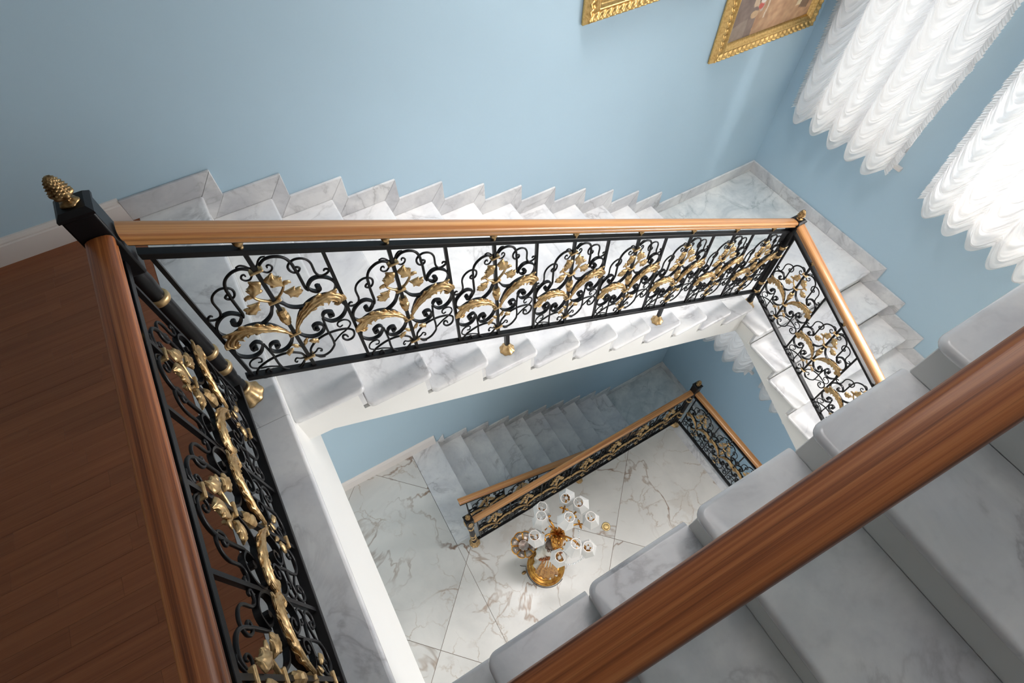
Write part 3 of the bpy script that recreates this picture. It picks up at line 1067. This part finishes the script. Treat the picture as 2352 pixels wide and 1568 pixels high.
# flight 2 railing: runs towards -y
b2 = -(-1.536 - -1.28) * SL
railing('railing with oak handrail and gold leaves on the short flight by the window wall', (-1.22, -1.28, b2), -pi / 2, 1.30, -SL,
        .022, .424, 3, OAK, -.012, .0)
# gallery railing
railing('level railing with dark oak handrail along the edge of the wooden gallery floor', (-4.707, -1.29, ZG), -pi / 2, 1.31, 0,
        .048, .4085, 3, OAKD, .052, .0, face=1)
# upper flight in front
bF = FZ + (-4.60 - FX) * SL
railing('broad dark oak handrail on its iron railing crossing above the grey shaded marble treads', (-4.665, -2.641, FZ + (-4.665 - FX) * SL), 0, 2.6, SL,
        .04, .424, 6, OAKD, .004, .0)
# guard railings of the ground floor
railing('level guard railing with oak handrail standing on the marble floor beside the white lamp', (-3.965, -1.265, ZF), 0, 2.70, 0,
        .035, .3757, 7, OAK, 0.002, .0, posts=((1.325, 0),))
railing('level guard railing with oak handrail before the blue wall under the lower curtain', (-1.22, -1.29, ZF), -pi / 2, 1.25, 0,
        .04, .380, 3, OAK, 0.002, .0)
railing('lower sloping railing with a cut oak handrail end descending below the ground floor', (-3.99, -1.06, ZF - (-3.99 - NB) * SL - .02), 0, 2.6, -SL,
        .05, .424, 6, OAK, 0.0, -.02)

# ---------------------------------------------------------------- newel posts
def pine_r(a, z, k):
    return 1.0
def newel(label, loc, rot=0.0, crest=False, extra_ring=False):
    n = thing('newel_post', label, 'newel post', loc, rot, 'iron newel posts with gold rings')
    obj('post_shoe', MB().lathe([(.058, 0), (.059, .010), (.050, .016), (.046, .024), (.036, .046), (.031, .062), (.033, .068), (.028, .076)], 48, rfun=lambda a, z, k: 1 + (.05 * cos(8 * a) if z < .05 else 0)).mesh('post_shoe', GOLD), n)
    def flutes(a, z, k):
        return 1 - (.05 if .36 < z < .62 else 0) * (.5 + .5 * cos(10 * a))
    prof = [(.024, .070), (.025, .10), (.0205, .115), (.0235, .13), (.0205, .15), (.025, .17), (.0275, .20), (.0275, .225), (.023, .25), (.0265, .30), (.0235, .33),
            (.0255, .345), (.0275, .365), (.0275, .62), (.0245, .637), (.0235, .66), (.0265, .70), (.0275, .73), (.025, .765), (.0235, .785)]
    obj('shaft', MB().lathe(prof, 40, rfun=flutes).mesh('newel_shaft', IRON), n)
    ring = [(.022, -.012), (.030, -.011), (.0325, -.005), (.0325, .005), (.030, .011), (.022, .012)]
    for z, s in ((.228, 1.15), (.335, 1.0), (.646, 1.0)) + (((.742, 1.15),) if extra_ring else ()):
        obj('ring', MB().lathe([(r, q * s) for r, q in ring], 24).mesh('ring', GOLD), n, (0, 0, z))
    bl = MB().box(-.038, .038, -.038, .038, .78, 1.005).mesh('head_block', IRON)
    bl = bevel(bl, .006, 2)
    hb = obj('head_block', bl, n)
    cap = MB()
    for (h0, h1, w0, w1) in ((1.004, 1.012, .041, .041), (1.012, 1.024, .041, .030)):
        cap.add([(sx * w, sy * w, z) for z, w in ((h0, w0), (h1, w1)) for sx, sy in ((1, 1), (-1, 1), (-1, -1), (1, -1))],
                [(0, 1, 5, 4), (1, 2, 6, 5), (2, 3, 7, 6), (3, 0, 4, 7), (0, 3, 2, 1), (4, 5, 6, 7)])
    obj('block_cap', cap.mesh('block_cap', IRON), hb)
    if crest:
        for rz in (0, pi / 2, pi, -pi / 2):
            m = MB()
            leaf_patch(m, [(0, -.075), (0, -.03), (0, .02), (0, .07)], lambda s: .006 + .024 * sin(pi * min(1, s * .9 + .05)), lambda s: .0, 4, .35, .06, ns=30, nt=11, y0=.002, bulge=.006, flute=.0018)
            obj('crest', m.mesh('crest', GOLD), hb, (.040 * sin(rz), -.040 * cos(rz), .90), (0, 0, rz))
    # pineapple finial with its leaf cup and foot
    P = []
    nu, nv = 60, 56
    foot = [(.021, 1.023), (.0225, 1.027), (.019, 1.031), (.012, 1.034), (.0085, 1.037)]
    for r, z in foot:
        for i in range(nu):
            a = 2 * pi * i / nu
            P.append((r * (1 + .08 * cos(5 * a)) * cos(a), r * (1 + .08 * cos(5 * a)) * sin(a), z))
    for j in range(nv):
        t = j / (nv - 1)
        z = 1.037 + .066 * t
        if t < .25:
            r = .009 + .0155 * sin(pi / 2 * t / .25)
            cup = 1 + .12 * cos(6 * 0) * t
        else:
            q = (t - .25) / .75
            r = .0235 * sqrt(max(0.0, 1 - q ** 2.1)) * (1 - .12 * q) + .0006
        for i in range(nu):
            a = 2 * pi * i / nu
            rr_ = r
            if t < .30:
                rr_ *= 1 + .13 * (t / .3) * cos(6 * a)
            else:
                u1 = (10 * a / (2 * pi) + 8 * t) % 1.0
                u2 = (10 * a / (2 * pi) - 8 * t) % 1.0
                b = min(abs(u1 - .5), abs(u2 - .5)) * 2
                rr_ *= .86 + .26 * b
            P.append((rr_ * cos(a), rr_ * sin(a), z))
    m = MB()
    m.grid(P, nu, len(foot) + nv, True, True)
    obj('finial', m.mesh('finial', GOLDD), n)
    return n
newel('black newel post with bronze pineapple finial at the corner of the wooden gallery', (-4.708, -1.25, ZG))
newel('black newel post with pineapple finial and gold rings on the sunlit corner landing', (-1.217, -1.256, 0), extra_ring=True)
newel('black newel post with gold crests at the free end of the ground floor guard railing', (-4.008, -1.265, ZF), crest=True)
newel('black newel post with finial where the two ground floor guard railings meet', (-1.232, -1.265, ZF), extra_ring=True)

# ---------------------------------------------------------------- pictures in gilded frames
def picture(label, x0, z0, w, h, paint, nx, nz):
    p = thing('framed_picture', label, 'picture', (x0, 0, z0), 0, 'gilded pictures on the blue wall')
    fw = .118
    prof = [(0, .004), (0, .020), (.006, .024), (.010, .034), (.016, .040), (.020, .048), (.028, .050), (.034, .044), (.044, .038), (.058, .036), (.070, .040), (.076, .050),
            (.082, .054), (.090, .050), (.094, .042), (.104, .036), (.110, .034), (.114, .026), (.118, .020)]
    def ornament(d, s):
        """raised leaf scroll on the outer band"""
        if .014 < d < .066:
            q = (d - .014) / .052
            env = sin(pi * q)
            return env * (.008 * abs(sin(s * pi / .045 + 2.2 * q)) + .005 * sin(s * pi / .0225 - 5 * q))
        if .098 < d < .108:
            return .003 * abs(sin(s * pi / .012))
        return 0
    dens = [prof[0]]
    for a, b in zip(prof, prof[1:]):
        k = max(1, int((b[0] - a[0]) / .005))
        for i in range(1, k + 1):
            dens.append((a[0] + (b[0] - a[0]) * i / k, a[1] + (b[1] - a[1]) * i / k))
    for side in range(4):
        Ls = w if side % 2 == 0 else h
        ns = int(Ls / .0075)
        m = MB()
        V = []
        for i in range(ns + 1):
            for d, yd in dens:
                s = d + (Ls - 2 * d) * i / ns
                yy = -(yd + ornament(d, s))
                V.append({0: (s, yy, d), 1: (w - d, yy, s), 2: (w - s, yy, h - d), 3: (d, yy, h - s)}[side])
        m.grid(V, len(dens), ns + 1, True)
        obj('frame_side', m.mesh('frame_side', GILT), p)
    m = MB()
    V, C = [], []
    for j in range(nz + 1):
        for i in range(nx + 1):
            u, v = i / nx, j / nz
            V.append((fw - .004 + u * (w - 2 * fw + .008), -.018, fw - .004 + v * (h - 2 * fw + .008)))
            C.append(paint(u * (w - 2 * fw), v * (h - 2 * fw)))
    m.grid(V, nx + 1, nz + 1, False)
    me = bpy.data.meshes.new('canvas')
    me.from_pydata(m.v, [], m.f)
    at = me.color_attributes.new('paint', 'FLOAT_COLOR', 'POINT')
    for i, c in enumerate(C):
        at.data[i].color = c
    me.materials.append(CANVAS)
    obj('canvas', me, p)
    obj('back_board', MB().box(.004, w - .004, -.014, -.002, .004, h - .004).mesh('back_board', CABLE), p)
    return p
def mixc(a, b, t):
    return tuple(a[i] * (1 - t) + b[i] * t for i in range(4))
def fuzz(x, z, s, o=0):
    return noise.noise((x * s + o, z * s, o * 1.7))
def paint_room(x, z):
    """a generic studio interior: brown boards, pale uprights, dark corner"""
    x2 = x + .02 * fuzz(x, z, 9)
    z2 = z + .02 * fuzz(x, z, 9, 5)
    floor_ = mixc(srgb(166, 124, 92), srgb(196, 158, 122), .5 + .5 * fuzz(x - z * .5, z, 22, 1))
    back = mixc(srgb(132, 96, 76), srgb(176, 150, 128), .5 + .6 * fuzz(x, z, 6, 2))
    c = floor_ if z2 < .23 + .16 * (x2 - .4) ** 2 else back
    if x2 < .22 and z2 < .42 - .5 * x2 + .1:
        c = mixc(srgb(120, 102, 94), srgb(142, 122, 110), .5 + .5 * fuzz(x, z, 14, 3))
    if x2 < .14 and z2 < .10 + x2 * .2:
        c = srgb(150, 132, 118)
    for (a, b, z0, z1, col) in ((.17, .215, .20, .6, srgb(206, 180, 150)), (.235, .262, .16, .6, srgb(190, 172, 156)), (.30, .315, .10, .6, srgb(214, 196, 172)),
                                (.355, .37, .25, .6, srgb(206, 190, 168)), (.55, .585, .20, .33, srgb(206, 190, 156)), (.62, .665, .10, .36, srgb(216, 200, 164)),
                                (.665, .76, .07, .4, srgb(120, 98, 80)), (.47, .56, .36, .6, srgb(196, 178, 152)), (.40, .50, .27, .36, srgb(160, 104, 82)), (.58, .72, .40, .6, srgb(204, 194, 182))):
        if a < x2 < b and z0 < z2 < z1:
            c = mixc(c, col, .85)
    if (x2 - .235) ** 2 + (z2 - .20) ** 2 < .0005:
        c = srgb(196, 96, 84)
    if (x2 - .245) ** 2 + (z2 - .235) ** 2 < .0004:
        c = srgb(226, 214, 204)
    if (x2 - .19) ** 2 * .6 + (z2 - .145) ** 2 < .0009:
        c = srgb(196, 164, 128)
    k = 1.12 + .18 * fuzz(x, z, 40, 8)
    return (c[0] * k, c[1] * k, c[2] * k, 1)
def paint_dark(x, z):
    n = fuzz(x * .6 + z, z, 8, 3)
    c = mixc(srgb(70, 62, 66), srgb(112, 104, 96), .5 + .6 * n)
    if fuzz(x, z, 18, 6) > .3:
        c = mixc(c, srgb(150, 108, 78), .6)
    k = .9 + .25 * fuzz(x, z, 45, 8)
    return (c[0] * k, c[1] * k, c[2] * k, 1)
picture('gilded picture of a brown room interior hanging beside the corner and the curtain', -1.125, 1.462, 1.03, .80, paint_room, 150, 100)
picture('gilded picture with a dark painting, further from the corner and higher up', -2.31, 2.058, 1.03, .80, paint_dark, 110, 80)

# ---------------------------------------------------------------- gathered curtains
def curtain(label, y_r, y_l, zb, zt, seed, fine=1.0, taper=.1):
    """y_l is the side near the picture wall"""
    c = thing('curtain', label, 'curtain', (-.05, (y_r + y_l) / 2, zb), 0, 'white gathered festoon curtains')
    cy = (y_r + y_l) / 2
    rg = random.Random(seed)
    ncol, per = 5, int(22 * fine)
    nu = ncol * per + 1
    nv = int((zt - zb) / .0068 * fine)
    Wd = y_l - y_r
    off = [rg.uniform(0, 6) for _ in range(ncol)]
    fr = [rg.uniform(40, 50) for _ in range(ncol)]
    P = []
    for j in range(nv + 1):
        tv = j / nv
        for i in range(nu):
            k = min(ncol - 1, i // per)
            w = (i - k * per) / per
            s_ = sin(pi * w)
            z = zb + .10 + (zt - zb - .10) * tv
            # the fabric hangs lower in the middle of each column
            hang = .15 * (s_ ** 1.25)
            zz = z - hang * (1 if tv > .06 else (.62 + .38 * tv / .06))
            yb = y_l - Wd * (k + w) / ncol
            yb = cy + (yb - cy) * (1 - taper * (1 - min(1, (zz - zb) / 1.0)))
            nz_ = noise.noise((yb * 3 + seed, z * 2.2, seed * 1.3))
            ph = z * fr[k] + off[k] + 2.2 * nz_ + 1.2 * noise.noise((yb * 9, z * 5, seed))
            f1 = sin(ph)
            fold = (.0125 * f1 + .007 * sin(2.3 * ph + 1.3) + .004 * sin(4.7 * ph + .4)) * (.30 + .70 * s_)
            # drooping pleats: pull material down where it comes forward
            depth = .038 + .058 * s_ ** .8 + fold + .02 * nz_ * s_
            zz -= .012 * f1 * s_
            if w < .10 or w > .90:
                depth += .006 * sin(z * 260 + k)
            yy = yb + .010 * sin(ph * .5 + k) * s_
            P.append((-depth, yy - cy, zz - zb))
    m = MB()
    m.grid(P, nu, nv + 1, True)
    obj('gathered_cloth', m.mesh('gathered_cloth', CURT), c)
    # frilled borders on both sides
    for side, yy in ((1, y_l), (-1, y_r)):
        Q = []
        nf = int((zt - zb - .08) / .0045)
        na = 6
        for j in range(nf + 1):
            z = zb + .10 + (zt - zb - .12) * j / nf
            yk = cy + (yy - cy) * (1 - taper * (1 - min(1, (z - zb) / 1.0)))
            for a in range(na):
                q = a / (na - 1)
                wob = (.004 + .011 * q) * sin(z * 330 + 1.7 * sin(z * 40 + seed)) + .006 * q * noise.noise((z * 60, q * 3, seed))
                wd = .040 + .010 * noise.noise((z * 22, seed, 0))
                Q.append((-.040 - wob - .018 * q * (1 - q), yk - cy + side * (q * wd - .006), z - .03 * q - zb))
        m = MB()
        m.grid(Q, na, nf + 1, True)
        obj('frill', m.mesh('frill', CURT), c)
    obj('curtain_rail', MB().box(-.07, -.02, y_r - cy - .03, y_l - cy + .03, zt - zb - .02, zt - zb + .02).mesh('curtain_rail', TRIMW), c)
    return c
curtain('white gathered festoon curtain nearest the picture wall, above the corner landing', -1.185, -.165, .775, 3.3, 11)
curtain('white gathered festoon curtain cut by the frame beside the shaded marble step', -2.47, -1.455, .77, 3.3, 23)
curtain('shaded lower festoon curtain in the corner seen under the stringer of the flight', -1.235, -.215, -2.41, -.30, 31, .6)
curtain('shaded lower festoon curtain mostly hidden behind the short flight', -2.47, -1.42, -2.38, -.93, 43, .6)

# ---------------------------------------------------------------- brass floor socket
s_ = thing('floor_socket', 'round brass floor socket set in the marble floor beside the lamp', 'floor socket', (-2.674, -1.85, ZF))
obj('plate', MB().lathe([(.001, .0), (.048, .0), (.048, .004), (.044, .007), (.030, .007), (.029, .005), (.001, .005)], 40).mesh('plate', BRASS), s_)
obj('lid', MB().lathe([(.001, .004), (.027, .004), (.027, .0075), (.025, .0085), (.001, .0085)], 32).mesh('lid', BRASS), s_)

# ---------------------------------------------------------------- figure lamp
LX, LY = -3.469, -1.863
lp = thing('floor_lamp', 'figure lamp with gilded plinth, lady with a vase and ten white hexagonal shades', 'lamp', (LX, LY, ZF))
obj('plinth', MB().lathe([(.200, 0), (.202, .02), (.198, .035), (.188, .042), (.184, .060), (.186, .072), (.178, .080), (.160, .086), (.156, .105), (.158, .118), (.150, .126),
                          (.140, .130), (.137, .133), (.001, .134)], 56).mesh('plinth', GILTL), lp)
# dress and body as one remeshed surface
def remesh(m, vox, mat, name):
    me = m.mesh(name, mat)
    o = bpy.data.objects.new('tmp', me)
    COL.objects.link(o)
    md = o.modifiers.new('r', 'REMESH')
    md.mode = 'VOXEL'
    md.voxel_size = vox
    md.use_smooth_shade = True
    sm = o.modifiers.new('s', 'SMOOTH')
    sm.factor = .5
    sm.iterations = 2
    dg = bpy.context.evaluated_depsgraph_get()
    dg.update()
    out = bpy.data.meshes.new_from_object(o.evaluated_get(dg))
    out.materials.clear()
    out.materials.append(mat)
    bpy.data.objects.remove(o)
    bpy.data.meshes.remove(me)
    for p_ in out.polygons:
        p_.use_smooth = True
    return out
FD = Vector((-.25, -.97, 0)).normalized()      # the way the lady faces
SD = Vector((FD.y, -FD.x, 0))                  # her right
def L_(f, s, z):
    v = FD * f + SD * s
    return (v.x, v.y, z)
m = MB()
def folds(a, z, k):
    return 1 + .09 * sin(11 * a + 3 * sin(z * 9)) * max(0, 1 - (z - .13) / .62)
m.lathe([(.135, .135), (.128, .18), (.112, .30), (.098, .42), (.088, .54), (.070, .64), (.052, .72)], 44, rfun=folds)
m.lathe([(.050, .70), (.060, .76), (.074, .82), (.070, .87), (.034, .905), (.024, .92), (.024, .95)], 20)
hx = L_(.012, 0, 1.0)
m.ellipsoid(hx, (.046, .046, .060), 16, 12)
nx_ = L_(.060, 0, .995)
m.ellipsoid(nx_, (.008, .008, .012), 8, 6)
# raised arm steadying the vase, other arm carrying the dish
VX = (.075, .03)
m.tube([L_(0, -.070, .86), L_(.03, -.125, .95), L_(.02, -.105, 1.06), (VX[0] - .02, VX[1] - .05, 1.12)], [.026, .024, .020, .017], 10)
DX = (-.18, .175)
m.tube([L_(0, .070, .86), L_(.02, .13, .78), (DX[0] + .10, DX[1] - .12, .745), (DX[0] + .045, DX[1] - .035, .74)], [.026, .023, .019, .016], 10)
obj('figure', remesh(m, .007, PORC, 'figure'), lp)
m = MB()
for k in range(2):
    m.ellipsoid((-.045 + .075 * k, -.118 - .008 * k, .150), (.020, .036, .016), 10, 8)
obj('shoes', m.mesh('shoes', PORC), lp)
m = MB()
m.ellipsoid((hx[0] - FD.x * .016, hx[1] - FD.y * .016, 1.018), (.052, .052, .058), 16, 12)
m.ellipsoid((hx[0] - FD.x * .060, hx[1] - FD.y * .060, 1.03), (.030, .030, .028), 12, 8)
for k in range(9):
    a = 2 * pi * k / 9
    m.ellipsoid((hx[0] + .046 * cos(a), hx[1] + .046 * sin(a), 1.045), (.015, .015, .013), 8, 6)
obj('hair', m.mesh('hair', HAIR), lp)
# golden apron
P = []
for j in range(16):
    t = j / 15
    for i in range(22):
        u = i / 21
        a = radians(190 + 100 * u)
        r = .066 + .088 * t + .010 * sin(u * 34 + t * 2)
        P.append((r * cos(a), r * sin(a), .70 - .46 * t - .05 * sin(u * pi)))
m = MB()
m.grid(P, 22, 16)
me = m.mesh('apron', GILTL)
ap = obj('apron', me, lp)
sol = ap.modifiers.new('s', 'SOLIDIFY')
sol.thickness = .006
# garland of russet berries over the breast
m = MB()
rb = random.Random(5)
for k in range(46):
    t = k / 45
    p_ = L_(.055 + .02 * sin(pi * t) + rb.uniform(-.01, .01), .12 - .22 * t, .84 + .05 * t + rb.uniform(-.014, .014))
    m.ellipsoid(p_, (.011, .011, .011), 7, 5)
obj('garland', m.mesh('garland', GARL), lp)
# puffed sleeves
m = MB()
for sd in (-1, 1):
    P = []
    c0 = Vector(L_(.0, .085 * sd, .855))
    for j in range(9):
        t = pi * j / 8
        for i in range(24):
            a = 2 * pi * i / 24
            r = .052 * (1 + .10 * cos(8 * a))
            P.append((c0.x + r * sin(t) * cos(a), c0.y + r * sin(t) * sin(a), c0.z - .040 * cos(t)))
    m.grid(P, 24, 9, True, True)
obj('sleeves', m.mesh('sleeves', PORC), lp)
# fluted dish of eight lobes
m = MB()
nu, nv = 80, 12
P = []
for j in range(nv):
    q = j / (nv - 1)
    for i in range(nu):
        a = 2 * pi * i / nu
        w = abs(cos(4 * a)) ** .5
        r = .05 + (.072 * q) * (.80 + .20 * w) if q > 0 else .05
        P.append((DX[0] + r * cos(a), DX[1] + r * sin(a), .755 + .020 * sin(pi * q) * w + .022 * q))
m.grid(P, nu, nv, True, True)
dish = obj('dish', m.mesh('dish', SILVER), lp)
sol = dish.modifiers.new('s', 'SOLIDIFY')
sol.thickness = .006
obj('dish_bowl', MB().lathe([(.001, .738), (.03, .740), (.048, .750), (.052, .757), (.046, .754), (.001, .748)], 30, DX[0], DX[1]).mesh('dish_bowl', SILVER), dish)
for k in range(8):
    a = 2 * pi * (k + .5) / 8
    mm = MB()
    for da in (-.06, .06):
        mm.tube([(DX[0] + r * cos(a + da * .05 / r), DX[1] + r * sin(a + da * .05 / r), z) for r, z in ((.05, .76), (.075, .772), (.10, .780), (.118, .782))], .0045, 6)
    obj('rib', mm.mesh('rib', GILTL), dish)
mm = MB()
ring_pts = []
for i in range(81):
    a = 2 * pi * i / 80
    w = abs(cos(4 * a)) ** .5
    r = .05 + .074 * (.80 + .20 * w)
    ring_pts.append((DX[0] + r * cos(a), DX[1] + r * sin(a), .779))
mm.tube(ring_pts, .0045, 6, caps=False)
obj('rim', mm.mesh('rim', GILTL), dish)
# vase and the hub of the branches
vase = obj('vase', MB().lathe([(.018, -.26), (.030, -.25), (.040, -.22), (.052, -.17), (.058, -.12), (.056, -.08), (.044, -.05), (.038, -.03), (.046, -.01), (.050, 0), (.040, 0), (.030, -.02)],
                       28).mesh('vase', GILTL), lp, (VX[0], VX[1], 1.19))
vase.rotation_euler = Vector((.429 * .5, .731 * .5, 1)).to_track_quat('Z', 'Y').to_euler()
m = MB()
for k in range(9):
    a = 2 * pi * k / 9
    m.tube([(.03 * cos(a), .03 * sin(a), 0), (.055 * cos(a), .055 * sin(a), .012), (.068 * cos(a), .068 * sin(a), -.03), (.066 * cos(a), .066 * sin(a), -.075)], [.009, .012, .010, .002], 6)
obj('leaf_collar', m.mesh('leaf_collar', GILTL), vase)
m = MB()
for k in range(16):
    a = 2 * pi * k / 16
    m.ellipsoid((.052 * cos(a), .052 * sin(a), -.068), (.009, .009, .009), 7, 5)
obj('beading', m.mesh('beading', GILTL), vase)
# ten branches with hexagonal shades: position of the top ring and its tilt
RING = [(1245, 1163, 1.34, (0, 0)), (1243, 1184, 1.50, (0, -40)), (1299, 1144, 1.40, (-45, 75)), (1329, 1153, 1.46, (-60, 20)), (1308, 1187, 1.62, (45, -15)),
        (1357, 1186, 1.46, (-27, 0)), (1228, 1229, 1.44, (-32, 0)), (1287, 1278, 1.46, (8, 20)), (1323, 1248, 1.58, (23, -30)), (1351, 1255, 1.44, (-15, 15))]
CAM = Vector((-4.28228, -2.61348, 3.77297))
def on_plane(u, v, z):
    d = CR @ Vector(((u - 1176) / 1252.53, -(v - 784) / 1252.53, -1))
    return CAM + d * ((z - CAM.z) / d.z)
ax_r = Vector((.864, -.503, 0)).normalized()
ax_u = Vector((.429, .731, 0)).normalized()
HUB = Vector((VX[0], VX[1], 1.20))
for idx, (u, v, zr, tl) in enumerate(RING):
    top = on_plane(u, v, ZF + zr) - Vector((LX, LY, ZF))
    tv = (ax_r * tl[0] - ax_u * tl[1]) / 7.84 / 235.0
    axis = Vector((tv.x, tv.y, .12)).normalized()
    bot = top - axis * .125
    sx = axis.orthogonal().normalized()
    sy = axis.cross(sx)
    cup = bot - axis * .012
    mid = HUB.lerp(cup, .45) + Vector((0, 0, .07 + .02 * (idx % 3)))
    low = HUB.lerp(cup, .82) - Vector((0, 0, .035))
    pts = smooth_curve([tuple(HUB), tuple(mid), tuple(low), tuple(cup)], 6)
    br = obj('branch', MB().tube(pts, .0085, 8).mesh('branch', GILTL), lp)
    m = MB()
    pm = Vector(pts[9])
    for sg in (-1, 1):
        dl = (Vector(pts[11]) - pm).normalized().cross(Vector((0, 0, 1))).normalized()
        m.tube([pm, pm + dl * .025 * sg + Vector((0, 0, .012)), pm + dl * .045 * sg], [.004, .012, .002], 6)
    for k in range(6):
        a = 2 * pi * k / 6
        d = sx * cos(a) + sy * sin(a)
        m.tube([cup, cup + d * .026 + axis * .006, cup + d * .036 + axis * .024], [.006, .010, .002], 5)
    obj('gilt_leaf', m.mesh('gilt_leaf', GILTL), br)
    m = MB()
    n6 = 6
    V = []
    for j in range(7):
        t = j / 6
        r = .082 + (.044 - .082) * (t ** .75)
        for i in range(n6):
            a = 2 * pi * i / n6 + .4 + idx
            V.append(bot + axis * (.125 * t + .012 * (t == 0) * 0) + (sx * cos(a) + sy * sin(a)) * r)
    m.grid(V, n6, 7, False, True)
    sh = obj('lamp_shade', m.mesh('lamp_shade', SHADE), lp)
    rp = [top + (sx * cos(2 * pi * i / 24) + sy * sin(2 * pi * i / 24)) * .0425 for i in range(25)]
    rm = MB()
    rm.tube(rp, .0036, 6, caps=False)
    for k in range(3):
        a = 2 * pi * k / 3 + idx
        rm.tube([top + (sx * cos(a) + sy * sin(a)) * .042, top - axis * .012], .0014, 5)
    obj('shade_ring', rm.mesh('shade_ring', TRIMW), sh)
    bm_ = MB()
    bm_.tube([bot + axis * .02, bot + axis * .05, bot + axis * .075, bot + axis * .10], [.012, .017, .014, .003], 8)
    obj('bulb', bm_.mesh('bulb', CRYST), sh)
# crystal drops strung between the branches
m = MB()
for k in range(13):
    p0 = on_plane(1331 - .15 * k, 1172 + 5.2 * k, ZF + 1.36 - .02 * k) - Vector((LX, LY, ZF))
    m.ellipsoid(tuple(p0), (.006 + .003 * (k % 3 == 0),) * 3, 6, 4)
obj('crystal_string', m.mesh('crystal_string', CRYST), lp)
m = MB()
for k in range(15):
    p0 = on_plane(1340 - 3.6 * k, 1280 + 14 * (k / 14) - 8 * sin(pi * k / 14) * -1, ZF + 1.25) - Vector((LX, LY, ZF))
    m.ellipsoid(tuple(p0), (.006 + .003 * (k % 3 == 0),) * 3, 6, 4)
obj('crystal_string', m.mesh('crystal_string', CRYST), lp)
# power cord lying around the plinth
pts = [(.212 * cos(radians(a)), .212 * sin(radians(a)), .004) for a in range(150, 300, 6)]
pts = [(-.235, .14, .03), (-.222, .13, .012)] + pts
obj('cord', MB().tube(pts, .0032, 6).mesh('cord', CABLE), lp)
obj('cord_switch', MB().ellipsoid((-.235, .06, .012), (.026, .018, .012), 10, 6).mesh('cord_switch', GOLDD), lp)
